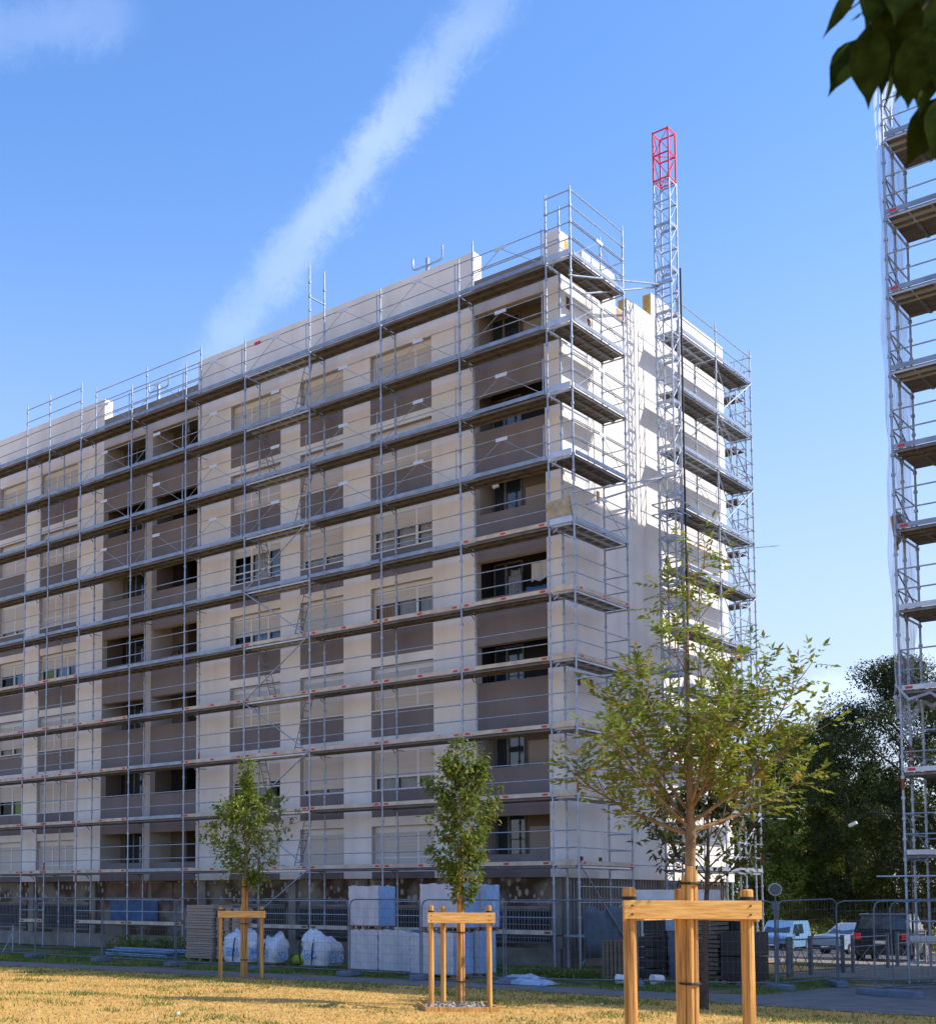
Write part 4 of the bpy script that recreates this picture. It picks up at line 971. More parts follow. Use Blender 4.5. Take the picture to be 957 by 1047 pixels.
tag(q.build('sack', 'greenbag', origin=(-6.3, -3.6, 0)), 'lime green sack lying between the two groups of white bags', 'sack')
q = MB(); rnd = random.Random(9)
for i in range(26):
    y = -3.3 + rnd.uniform(-.45, .45); z = .05 + .055 * (i % 5); x = rnd.uniform(-.25, .25); q.tube((-15.3 + x, y, z), (-12.0 + x, y + rnd.uniform(-.25, .25), z), .028, 6)
tag(q.build('tube_pile', 'pipe', origin=(-13.6, -3.3, 0)), 'pile of loose blue grey scaffold tubes lying on the grass', 'pipe pile')
# dark crates, pallets and stacks at the foot of the corner
def stack(name, x0, x1, y0, y1, z1, m, label, cat, layers, jitter=.02, seed=1, m2=None):
    r = thing(name, ((x0 + x1) / 2, (y0 + y1) / 2, 0), label, cat); rnd = random.Random(seed)
    q = MB(); h = (z1 - .1) / layers
    for k in range(layers):
        dx, dy = rnd.uniform(-jitter, jitter), rnd.uniform(-jitter, jitter); q.box(x0 + dx, x1 + dx, y0 + dy, y1 + dy, .1 + k * h, .1 + (k + 1) * h - min(.03, h * .3))
    q.build('load', m, r)
    q = MB()
    for xx in (x0, (x0 + x1) / 2 - .05, x1 - .1): q.box(xx, xx + .1, y0, y1, 0, .095)
    q.build('skid', m2 or 'pallet', r); return r
def pallet_up(x0, x1, y0, y1, z1, label, seed):
    """rack of upright plastic pallets seen edge on"""
    r = thing('pallet_stack', ((x0 + x1) / 2, (y0 + y1) / 2, 0), label, 'pallet stack', 'dark pallets stood on edge'); q = MB()
    n = int((y1 - y0) / .14)
    for k in range(n):
        y = y0 + (y1 - y0) * k / n
        for xx in range(7): xw = x0 + (x1 - x0) * xx / 6.6; q.box(xw, xw + (x1 - x0) / 10, y, y + .03, .02, z1)
        for zz in (.05, z1 / 2, z1 - .12): q.box(x0, x1, y + .031, y + .1, zz, zz + .09)
    q.build('slats', 'greywood', r); q = MB(); q.box(x0 - .03, x1 + .03, y0 - .02, y1, 0, .019); q.build('bearer', 'greywood', r)
pallet_up(3.35, 4.05, -3.6, -3.0, 1.02, 'dark pallets stood on edge left of the large stake post', 1)
stack('black_crate_stack', 4.15, 4.55, -3.3, -2.7, 1.15, 'black', 'black crates standing right beside the upright dark pallets', 'crates', 4, .01, 3)
stack('black_crate_stack', 3.4, 4.0, -1.4, -.7, 1.85, 'black', 'tall black wrapped stack behind the upright dark pallets', 'crates', 5, .01, 5)
stack('concrete_block_stack', 3.9, 4.7, -1.3, -.4, 1.75, 'concrete', 'grey block and panel pile behind the left stake of the large frame', 'block stack', 7, .04, 8)
stack('timber_stack', 4.95, 5.75, -2.3, -1.3, 1.85, 'greywood', 'weathered timber stack behind the leaning dark tree trunk', 'timber stack', 16, .05, 2)
stack('black_crate_stack', 5.95, 6.75, -2.6, -1.7, 1.30, 'black', 'black film-wrapped crates left of the right stake of the large frame', 'crates', 2, .02, 7)
stack('black_crate_stack', 5.55, 6.1, -1.6, -.9, 1.85, 'black', 'taller black crate stack behind the timber stack', 'crates', 3, .02, 9)
stack('black_crate_stack', 4.0, 4.8, 1.6, 2.5, 1.75, 'black', 'black crates and mesh cages near the white corner post', 'crates', 3, .02, 11)
q = MB(); q.box(4.35, 4.62, -1.95, -1.7, .0, 1.25, 0); q.box(4.28, 4.68, -2.0, -1.66, 1.25, 1.6, 1); tag(q.build('electric_box', ['foot', 'pipe'], origin=(4.48, -1.82, 0)), 'pale blue electric cabinet on a grey pedestal behind the stake frame', 'electric cabinet')
q = MB(); q.box(2.9, 5.0, -.9, -.3, 1.95, 2.3, 0); q.box(4.3, 4.5, -.905, -.901, 2.05, 2.15, 1); 
for x in (3.0, 4.9): q.box(x - .04, x + .04, -.64, -.56, 0, 1.95, 0)
tag(q.build('hoist_sign_rail', ['alu', 'red'], origin=(4, -.6, 0)), 'pale metal hoist cage edge with a red sticker behind the stake frame', 'hoist cage')
q = MB(); vs = []; n = 10
for j in range(n + 1):
    for i in range(n + 1):
        u, v = i / n - .5, j / n - .5; rr = max(0, 1 - (2 * math.hypot(u, v)) ** 1.3); vs.append((2.6 + u * 1.5, -6.0 + v * 1.0, .02 + rr * .2 + (rr > 0) * random.uniform(0, .09)))
q.add(vs, [(j * (n + 1) + i, j * (n + 1) + i + 1, (j + 1) * (n + 1) + i + 1, (j + 1) * (n + 1) + i) for j in range(n) for i in range(n)], 0, False)
q.box(2.0, 3.2, -6.3, -5.7, .014, .03); tag(q.build('crumpled_tarp', 'tarp', origin=(2.6, -6, 0)), 'crumpled pale blue tarp heaped against the fence foot', 'tarp')
for (x, y, rr_, lab) in ((4.25, -4.6, .0, 'small white bucket lying left of the big stake'), (4.9, -4.1, 1.1, 'small white bucket lying right of the big stake')):
    q = MB(); q.tube((x, y, .13), (x + .28 * math.cos(rr_), y + .28 * math.sin(rr_), .13), .13, 12, 0, .11); tag(q.build('bucket', 'frame', origin=(x, y, 0)), lab, 'bucket')
# white tall post and round mirror at far corner
q = MB(); p = G(783.5, 974); q.tube((p.x, p.y, 0), (p.x, p.y, .01), .1, 8)
q = MB(); q.tube((4.3, 5.3, 0), (4.3, 5.3, 3.4), .04, 8, 0); c = Vector((4.33, 5.26, 2.35)); dv = (CAMP - c).normalized()
tag_ = MB(); tag_.tube(c - dv * .03, c, .19, 20, 0); tag_.tube(c + dv * .001, c + dv * .02, .16, 20, 1); tag_.box(4.285, 4.315, 5.32, 5.35, 0, 2.3, 2); tag_.box(4.22, 4.42, 5.24, 5.3, 1.75, 2.0, 2)
M['mirror'] = mat('mirror_face', (.17, .18, .18), .4, .0, var=.15); tag(tag_.build('road_mirror', ['alu', 'mirror', 'steel_d'], origin=(4.3, 5.3, 0)), 'small round traffic mirror beside the far end of the gable scaffold', 'traffic mirror')
# street lamp in front of the dark trees
lp = at(872, 843, 48); lamp = thing('street_lamp', (lp.x + 1.9, lp.y + .2, gz(lp.y)), 'street lamp head showing white against the dark trees', 'street lamp')
q = MB(); q.tube((lp.x + 1.9, lp.y + .2, 0), (lp.x + 1.9, lp.y + .2, lp.z + .3), .045, 8, 0, .03); q.path([(lp.x + 1.9, lp.y + .2, lp.z + .3), (lp.x + .6, lp.y + .1, lp.z + .42), (lp.x + .2, lp.y, lp.z + .2)], .03, 6); q.build('pole', 'dark', lamp)
q = MB(); q.obox((lp.x, lp.y, lp.z), (1, .1, .5), (0, 1, 0), (-.5, 0, 1), .15, .08, .06); q.build('lamp_head', 'frame', lamp, bevel=.03)

# ------------------------------------------------------------------ young trees with their stake frames
def leaf(q, p, d, nrm, ln, wd, m=0, fold=.25):
    d = d.normalized(); s = d.cross(nrm)
    if s.length < 1e-4: s = d.orthogonal()
    s.normalize(); up_ = s.cross(d)
    a = p; b = p + d * ln * .45 + s * wd / 2 + up_ * wd * fold; c = p + d * ln; e = p + d * ln * .45 - s * wd / 2 + up_ * wd * fold; mid = p + d * ln * .5
    q.add([a, b, c, e, mid], [(0, 4, 1), (1, 4, 2), (0, 3, 4), (3, 2, 4)], m, True)
def rv(r_): return Vector((r_.gauss(0, 1), r_.gauss(0, 1), r_.gauss(0, 1))).normalized()

def frame3(c, rz, wid, top, label, group, base_box=False, pr_=.055, depth=.9, bh=.155, bx_=-.12):
    r = thing('stake_frame', c, label, 'tree stake frame', group, rz)
    with Local(r):
        for (x, y) in ((-wid / 2, 0), (wid / 2, 0), (bx_ * wid, depth)):
            q = MB(); zt = top + random.uniform(.0, .03); q.tube((x, y, -.02), (x, y, zt), pr_, 14); q.tube((x, y, zt), (x, y, zt + .012), pr_, 14, 0, pr_ * .8); q.build('post', 'wood', r)
        q = MB(); q.box(-wid / 2 - .07, wid / 2 + .10, -pr_ - .035, -pr_ - .001, top - .09 - bh, top - .09, 0); q.build('front_beam', 'wood_h', r, bevel=.004)
        for (x,) in ((-wid / 2,), (wid / 2,)):
            q = MB(); q.bar((x + (.075 if x > 0 else -.06), -pr_, top - .12 - bh / 2), (bx_ * wid + (.03 if x > 0 else -.03), depth + pr_, top - .12 - bh / 2), .03, bh * .85); q.build('side_beam', 'wood_h', r)
        q = MB()
        for x in (-wid / 2, wid / 2):
            for z in (top - .09 - bh * .28, top - .09 - bh * .75): q.tube((x, -pr_ - .042, z), (x, -pr_ - .034, z), .009, 8)
            q.tube((x, 0, top - .085), (x, 0, top - .055), pr_ + .006, 14)
        q.build_each('fixing', 'rubber', r)
        if base_box:
            q = MB(); a_ = wid / 2 + .14
            for (x0, x1, y0, y1) in ((-a_, a_, -.22, -.18), (-a_, a_, depth + .1, depth + .14), (-a_, -a_ + .04, -.18, depth + .1), (a_ - .04, a_, -.18, depth + .1)): q.box(x0, x1, y0, y1, 0, .085)
            q.build('edging_board', 'wood', r)
            q = MB(); rn = random.Random(4)
            for k in range(220):
                p = (rn.uniform(-a_ + .08, a_ - .08), rn.uniform(-.14, depth + .06), rn.uniform(.02, .06)); s = rn.uniform(.02, .05); q.obox(p, rv(rn), rv(rn), rv(rn), s, s * .7, s * .5)
            q.build('stones', 'kerb', r)
    return r
def stake_wrap(root, base, top, r0, m='wood'):
    """split half-round pale stakes bound round a young trunk"""
    q = MB(); base = Vector(base); top = Vector(top)
    for k in range(4):
        a_ = 2 * math.pi * k / 4 + .5; o = Vector((math.cos(a_), math.sin(a_), 0)) * r0
        q.tube(base + o, top + o * .8 + Vector((0, 0, random.uniform(-.1, .06))), r0 * .62, 7)
    q.build('trunk_guard', m, root)
    q = MB()
    for t in (.18, .55, .93):
        p = base.lerp(top, t); pts = [p + Vector((math.cos(a_ * math.pi / 6), math.sin(a_ * math.pi / 6), 0)) * r0 * 1.75 for a_ in range(13)]; q.path(pts, .012, 4)
    q.build_each('tie', 'rubber', root)

def grow(q, lv, p0, d0, ln, r0, rnd, up_pull=.3, segs=6, wob=.12):
    pts = [Vector(p0)]; rad = [r0]; d = Vector(d0).normalized()
    for i in range(segs):
        d = (d + rv(rnd) * wob + Vector((0, 0, up_pull / segs))).normalized(); pts.append(pts[-1] + d * ln / segs); rad.append(max(.003, r0 * (1 - .85 * (i + 1) / segs)))
    q.path(pts, rad, 5 if r0 < .02 else 7); return pts

# main tree: ash-like, sparse, pinnate sprays
T = Vector((13.80, -22.10, 0)); rnd = random.Random(21)
mt = thing('young_ash_tree', T, 'largest young tree with feathery sunlit leaves, tied inside the nearest stake frame', 'tree', 'young staked trees along the path')
tr = MB(); trunk_pts = [T, T + Vector((.01, 0, 1.2)), T + Vector((.03, .0, 2.1)), T + Vector((.05, 0, 2.68)), T + Vector((.04, .02, 3.05)), T + Vector((.06, 0, 3.5)), T + Vector((.03, .02, 4.2)), T + Vector((.08, 0, 4.9)), T + Vector((.06, 0, 5.35))]
tr.path(trunk_pts, [.06, .052, .047, .047, .026, .022, .014, .008, .004], 10)
sprays = []
def Rz(z):
    ks = [(2.2, .7), (2.7, 1.12), (3.2, 1.38), (3.6, 1.35), (4.1, 1.05), (4.6, .62), (5.0, .34), (5.5, .2)]
    for (a_, ra), (b_, rb_) in zip(ks, ks[1:]):
        if z <= b_: return ra + (rb_ - ra) * max(0, (z - a_)) / (b_ - a_)
    return .15
rgt = _r.copy(); rgt.z = 0; rgt.normalize(); fwd = Vector((_f.x, _f.y, 0)).normalized()
limbs = [(-1.0, .25, .38, 2.40, 1.22, .034), (-.85, -.5, .85, 2.45, 1.25, .030), (-.45, .6, 1.15, 2.5, 1.25, .028), (.95, .1, .45, 2.42, 1.30, .034), (.8, -.55, .75, 2.5, 1.35, .032), (.45, .7, 1.0, 2.55, 1.3, .030),
         (.30, -.8, 1.0, 2.6, 1.15, .028), (-.2, -.9, .9, 2.6, 1.1, .026), (-.7, .2, 1.5, 2.6, 1.35, .028), (.75, .2, 1.35, 2.65, 1.5, .028), (1.0, -.2, .9, 2.7, 1.45, .026), (.1, .9, 1.3, 2.8, 1.0, .022),
         (-.6, -.2, 1.2, 3.1, .95, .018), (.6, .3, 1.3, 3.2, 1.0, .018), (.3, -.6, 1.2, 3.4, .8, .016), (-.5, .3, 1.1, 3.6, .6, .014), (.6, -.1, 1.2, 3.8, .5, .013), (-.4, -.3, 1.3, 4.0, .42, .012), (.4, .2, 1.2, 4.3, .45, .010), (-.3, .2, 1.2, 4.5, .38, .009), (.3, -.1, 1.0, 4.8, .3, .008)]
for (a_, b_, c_, z0, ln, r0) in limbs:
    d = rgt * a_ + fwd * b_; d.normalize(); d = d + Vector((0, 0, c_)) * .75
    z0 += .24 if z0 < 3 else .1; p0 = T + Vector((.04, 0, z0)); pts = grow(tr, 0, p0, d, ln, r0 * .66, rnd, .45, 8, .10)
    n_sub = int(ln * (16 if z0 < 3.3 else 10))
    for s in range(n_sub):
        t = .26 + .74 * (s + rnd.random()) / n_sub; k = min(len(pts) - 2, int(t * (len(pts) - 1))); p = pts[k].lerp(pts[k + 1], t * (len(pts) - 1) - k)
        dd = (pts[k + 1] - pts[k]).normalized(); sd = (dd * .6 + rv(rnd) * .9 + Vector((0, 0, .25))).normalized()
        l2 = rnd.uniform(.16, .42) * (1.1 - t * .35)
        sp = grow(tr, 1, p, sd, l2, .006, rnd, .2, 3, .15)
        for e in range(int(l2 / .055)): 
            tt = rnd.uniform(.15, 1); kk = min(2, int(tt * 3)); sprays.append((sp[kk].lerp(sp[kk + 1], tt * 3 - kk), (sp[kk + 1] - sp[kk]).normalized()))
    for e in range(5): sprays.append((pts[-1 - e // 3], (pts[-1] - pts[-2]).normalized()))
for z0 in [4.3 + .09 * i for i in range(13)]: sprays.append((T + Vector((.06, 0, z0)), rv(rnd) + Vector((0, 0, .2))))
tr.build('trunk', 'bark_y', mt)
cr = MB()
for (p, d) in sprays:
    if rnd.random() < .27: continue
    dz = (d + rv(rnd) * 1.3 + Vector((0, 0, .1))).normalized(); ln = rnd.uniform(.14, .24); n = rnd.choice([3, 4, 4]); s = dz.cross(Vector((0, 0, 1))).normalized(); nn = (Vector((0, 0, 1)) + rv(rnd) * 1.1).normalized()
    for k in range(n):
        b_ = p + dz * ln * (k + 1) / n
        for e in (-1, 1): leaf(cr, b_, (s * e + dz * .7 + Vector((0, 0, -.15)) + rv(rnd) * .2), nn, rnd.uniform(.06, .09), rnd.uniform(.024, .034))
    leaf(cr, p + dz * ln, dz, nn, .095, .036)
cr.build('crown', 'leaf_ash', mt)
stake_wrap(mt, T + Vector((-.0, -.0, 0)), T + Vector((.03, 0, 2.36)), .050)
rz3 = math.atan2(rgt.y, rgt.x)
c3 = at(704, 960, 11.5); frame3((c3.x, c3.y, 0), rz3 - .03, 1.045, 2.13, 'nearest stake frame with thick posts round the largest young tree', 'wooden stake frames round young trees', depth=.75, pr_=.058, bh=.165, bx_=.16)

def simple_tree(name, base, lean, trunk_h, total, radfn, nl, lsz, leafm, label, r0, bark='bark_y', seed=1, group='young staked trees along the path', drop=.0, nlimb=14, shape=.55):
    rnd = random.Random(seed); B = Vector(base); root = thing(name, B, label, 'tree', group); q = MB()
    top = B + Vector((lean[0], lean[1], total * .97)); pts = [B.lerp(top, t) + Vector((rnd.uniform(-.02, .02), rnd.uniform(-.02, .02), 0)) * (t > 0) for t in [0, .15, .3, .45, .6, .75, .9, 1]]
    q.path(pts, [r0 * (1 - .9 * t) for t in [0, .15, .3, .45, .6, .75, .9, 1]], 9); tips = []
    for i in range(nlimb):
        t = trunk_h / total + (1 - trunk_h / total) * (i / nlimb) * .85; p = B.lerp(top, t); a_ = i * 2.4 + rnd.uniform(-.4, .4); z = t * total
        rr = radfn(min(1, (z + .5 - trunk_h) / (total - trunk_h))) * rnd.uniform(.8, 1.1)
        d = Vector((math.cos(a_), math.sin(a_), rnd.uniform(.5, 1.1))); pp = grow(q, 0, p, d, rr * 1.15, r0 * .4 * (1.1 - t), rnd, .3, 5, .12)
        for e in range(6):
            s_ = pp[rnd.randint(1, 5)]; p2 = grow(q, 1, s_, (pp[-1] - pp[0]).normalized() + rv(rnd) * .8, rr * .45, r0 * .09, rnd, .2, 3, .15); tips += p2[1:]
        tips += pp[2:]
    q.build('trunk', bark, root); c = MB()
    for i in range(nl):
        if rnd.random() < .80:
            p = rnd.choice(tips) + rv(rnd) * abs(rnd.gauss(0, .11)) 
        else:
            v = rnd.random() ** .8; z = trunk_h + (total - trunk_h) * v; a_ = rnd.uniform(0, 6.283); rr = radfn(v) * math.sqrt(rnd.random()) * rnd.uniform(.8, 1.05); p = B.lerp(top, z / total) + Vector((math.cos(a_) * rr, math.sin(a_) * rr, rnd.uniform(-.1, .1)))
        v = (p.z - trunk_h) / (total - trunk_h)
        if v < -.05: continue
        ax = B.lerp(top, min(1, max(0, p.z / total)))
        if math.hypot(p.x - ax.x, p.y - ax.y) > radfn(min(1, max(0, v))) * (1.0 + .32 * math.sin(2.3 * math.atan2(p.y - ax.y, p.x - ax.x) + p.z * 5 + seed) * math.cos(p.z * 3.1)) + .04: continue
        d = (p - ax).normalized() * .5 + rv(rnd) * .8 + Vector((0, 0, -drop)); leaf(c, p, d, (Vector((0, 0, 1)) + rv(rnd) * .7).normalized(), lsz * rnd.uniform(.7, 1.2), lsz * rnd.uniform(.38, .5))
    c.build('crown', leafm, root); return root
def prof(ks):
    def f(v):
        v = min(1, max(0, v))
        for (a_, ra), (b_, rb_) in zip(ks, ks[1:]):
            if v <= b_: return ra + (rb_ - ra) * (v - a_) / (b_ - a_)
        return ks[-1][1]
    return f
t2 = simple_tree('young_tree', (4.95, -12.35, 0), (.10, -.05), 2.0, 5.25, prof([(0, .12), (.15, .42), (.3, .62), (.55, .80), (.75, .62), (.9, .45), (1, .15)]), 5200, .125, 'leaf_green', 'slim young tree with dense oval crown in front of the insulation stacks', .05, seed=4, drop=.5, nlimb=18)
stake_wrap(t2, (4.95, -12.35, 0), (4.97, -12.36, 2.55), .05)
frame3((5.57, -13.30, 0), rz3 - .02, 1.06, 1.88, 'middle stake frame with edging boards and stones at its foot', 'wooden stake frames round young trees', base_box=True, depth=.95, pr_=.048, bh=.19, bx_=-.17)
t1 = simple_tree('young_tree', (-3.85, -9.0, 0), (.12, 0), 2.25, 5.75, prof([(0, .5), (.15, .95), (.42, 1.38), (.6, 1.2), (.73, .7), (.79, .2), (.88, .12), (.94, .3), (1, .2)]), 5200, .135, 'leaf_plane', 'leftmost young tree with a broad light green crown and bare leader', .055, seed=9, drop=.25, nlimb=16)
stake_wrap(t1, (-3.85, -9.0, 0), (-3.83, -9.0, 2.5), .055)
frame3((-3.72, -9.25, 0), rz3 - .02, 1.05, 1.80, 'leftmost stake frame beside the path', 'wooden stake frames round young trees', depth=.7, pr_=.052, bh=.17, bx_=.02)
simple_tree('dark_leaved_tree', (8.64, -9.85, 0), (-.05, .55), 2.35, 4.35, prof([(0, .4), (.2, 1.3), (.5, 1.6), (.8, 1.1), (1, .3)]), 1500, .20, 'leaf_dark', 'leaning shaded tree with dark bronze leaves behind the largest young tree', .085, 'bark_d', seed=12, group=None, drop=.1, nlimb=14)

# ------------------------------------------------------------------ large trees behind
def big_tree(x, y, h, rx_, crown0, leafm, label, seed, nl=16000, lsz=.30, trunk_r=.28, name='broadleaf_tree'):
    rnd = random.Random(seed); root = thing(name, (x, y, gz(y)), label, 'tree', 'large trees beyond the road'); B = Vector((x, y, gz(y))); q = MB(); cl = []
    q.path([B, B + Vector((.1, 0, crown0 + .5)), B + Vector((-.1, .1, h * .5)), B + Vector((.1, 0, h * .8))], [trunk_r, trunk_r * .8, trunk_r * .5, .06], 9)
    for i in range(16):
        z = crown0 + (h * .8 - crown0) * i / 16; a_ = i * 2.4; v = (z - crown0) / (h - crown0); rr = rx_ * math.sin(math.pi * min(1, .18 + .8 * v)) ** .7
        grow(q, 0, B + Vector((0, 0, z)), Vector((math.cos(a_), math.sin(a_), .6)), rr * .9, trunk_r * .3, rnd, .3, 5, .12)
    q.build('trunk', 'bark_d', root)
    for i in range(150):
        v = rnd.random(); z = crown0 + (h - crown0) * v; rr = rx_ * (math.sin(math.pi * min(1, .16 + .80 * v)) ** .75) * (rnd.random() ** .45); a_ = rnd.uniform(0, 6.283)
        cl.append((B + Vector((math.cos(a_) * rr, math.sin(a_) * rr, z)), rnd.uniform(.35, .95) * rx_ / 4.4))
    c = MB()
    for i in range(nl):
        p0, s = cl[i % len(cl)]; o = rv(rnd); p = p0 + Vector((o.x, o.y, o.z * .8)) * s * (rnd.random() ** .4) * 1.25
        if p.z > h + B.z + .3: continue
        leaf(c, p, rv(rnd) + o * .5, (o + Vector((0, 0, .6)) + rv(rnd) * .4).normalized(), lsz * rnd.uniform(.6, 1.2), lsz * rnd.uniform(.4, .6))
    c.build('crown', leafm, root); return root
def bt(px, ytop, depth, wpx, c0, m, lab, seed, **k):
    depth += 27; k['lsz'] = k.get('lsz', .3) * 1.35
    p = at(px, 918, depth); top = at(px, ytop, depth).z
    return big_tree(p.x, p.y, top - gz(p.y), wpx * depth / FPX, c0, m, lab, seed, **k)
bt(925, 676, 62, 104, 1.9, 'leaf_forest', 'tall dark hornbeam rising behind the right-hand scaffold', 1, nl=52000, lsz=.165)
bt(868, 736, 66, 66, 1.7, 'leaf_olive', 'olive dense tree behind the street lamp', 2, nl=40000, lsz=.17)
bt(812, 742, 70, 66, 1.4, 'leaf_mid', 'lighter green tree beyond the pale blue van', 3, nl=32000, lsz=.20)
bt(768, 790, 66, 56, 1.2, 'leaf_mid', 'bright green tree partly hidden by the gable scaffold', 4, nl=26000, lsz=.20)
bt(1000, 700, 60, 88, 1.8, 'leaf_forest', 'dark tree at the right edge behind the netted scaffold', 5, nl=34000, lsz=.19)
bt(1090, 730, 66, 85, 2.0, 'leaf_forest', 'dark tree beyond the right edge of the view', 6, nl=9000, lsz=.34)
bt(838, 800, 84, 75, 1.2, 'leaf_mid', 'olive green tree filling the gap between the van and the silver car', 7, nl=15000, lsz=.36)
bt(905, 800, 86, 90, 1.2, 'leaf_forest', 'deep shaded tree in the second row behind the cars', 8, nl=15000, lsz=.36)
bt(700, 830, 95, 85, 1.2, 'leaf_mid', 'green tree far behind the gable', 9, nl=8000, lsz=.4)
hd = MB(); rnd = random.Random(5)
for i in range(16000):
    x = rnd.uniform(-60, 30); y = 55 + rnd.uniform(-.7, .7) + .3 * math.sin(x); z = gz(55) + rnd.uniform(0, 1.5 + .3 * math.sin(x * 1.3)); leaf(hd, Vector((x, y, z)), rv(rnd), Vector((0, -.5, 1)), .3, .16)
tag(hd.build('hedge', 'leaf_mid', origin=(-15, 55, gz(55))), 'low hedge running along the far side of the road', 'hedge')

# ------------------------------------------------------------------ branch hanging in from above right, close to the camera
ov = thing('overhanging_tree', (22.6, -31.2, 0), 'tree outside the view whose dark broad leaves hang into the top right corner', 'tree')
D0 = 3.3
q = MB(); tp = Vector((22.6, -31.2, 0)); tipb = at(985, 15, D0 + .15); mid_ = tp.lerp(tipb, .6) + Vector((0, 0, 1.2))
q.path([tp, tp + Vector((.05, 0, 1.8)), tp + Vector((0, .1, 3.2)), tp + Vector((-.1, .1, 4.6))], [.2, .17, .14, .05], 10)
q.path([tp + Vector((0, .1, 3.0)), tp.lerp(tipb, .35) + Vector((0, 0, 2.3)), mid_.lerp(tipb, .5) + Vector((0, 0, .35)), tipb + Vector((0, 0, .25)), at(960, -40, D0)], [.07, .05, .022, .012, .006], 7)
twigs = [((990, -60), (935, 20), (890, 60)), ((975, -30), (900, -15), (868, 10)), ((1000, 0), (950, 60), (925, 92)), ((1010, 40), (965, 100), (950, 125)), ((960, -40), (905, 30), (878, 45))]
for t in twigs: q.path([at(*t[0], D0), at(*t[1], D0 + .02), at(*t[2], D0 + .03)], [.006, .004, .002], 5)
q.build('trunk', 'bark_d', ov)
c = MB()
def big_leaf(base, tip, width, roll=0.):
    """ovate leaf with a drip tip, veined fold, real curvature"""
    d = tip - base; ln = d.length; d.normalize(); vw = (CAMP - base).normalized(); s = d.cross(vw).normalized(); s = (s * math.cos(roll) + vw * math.sin(roll)).normalized(); nn = s.cross(d).normalized()
    prof_ = [(0, .0), (.06, .22), (.16, .62), (.3, .92), (.45, 1.), (.6, .84), (.74, .5), (.84, .22), (.92, .09), (1, 0)]
    vs = []; 
    for (t, w_) in prof_:
        b_ = base + d * ln * t - nn * (.10 * ln * (t - .5) ** 2)
        vs += [b_ - s * width / 2 * w_ + nn * .10 * width * w_, b_, b_ + s * width / 2 * w_ + nn * .10 * width * w_]
    fs = []
    for i in range(len(prof_) - 1): fs += [(3 * i, 3 * i + 1, 3 * i + 4, 3 * i + 3), (3 * i + 1, 3 * i + 2, 3 * i + 5, 3 * i + 4)]
    c.add(vs, fs, 0, True)
k_ = D0 / FPX
LV_ = [((877, 38), (847, 98), 30, .15), ((889, 22), (888, 112), 36, .1), ((878, -22), (841, 40), 17, .5), ((882, 12), (869, 22), 4, 1.0), ((905, 15), (902, 98), 44, .3), ((925, -10), (905, 70), 46, .1), ((915, 60), (903, 118), 11, 1.1), ((935, 50), (928, 112), 32, .0), ((950, 25), (915, 105), 40, .4),
       ((950, 60), (940, 118), 30, .5), ((968, 95), (925, 172), 40, .2), ((975, 90), (952, 165), 36, .1), ((960, -10), (935, 60), 44, .1), ((905, -35), (885, 30), 34, .2), ((930, -40), (915, 25), 42, .1), ((985, 30), (962, 110), 44, .0), ((970, -30), (960, 40), 40, .2), ((1000, 70), (975, 150), 40, .2), ((945, 85), (936, 108), 5, .9), ((890, -45), (882, 15), 20, .5), ((980, 120), (965, 190), 34, .2), ((1010, 100), (1000, 170), 36, .3), ((1020, 10), (1000, 80), 40, .1)]
for (a_, b_, w_, rl) in LV_: 
    dd = D0 + random.uniform(-.15, .18); big_leaf(at(*a_, dd), at(*b_, dd + random.uniform(-.05, .05)), w_ * k_ * 1.05, rl)
rnd = random.Random(77)
for i in range(420):
    base_ = tipb + Vector((rnd.uniform(.15, 1.6), rnd.uniform(-1.0, 1.0), rnd.uniform(-.1, 1.2))) + rgt * .25
    big_leaf(base_, base_ + Vector((rnd.uniform(-.05, .05), rnd.uniform(-.05, .05), -rnd.uniform(.14, .22))), .09, rnd.uniform(0, 1.2))
c.build('crown', 'leaf_near', ov)

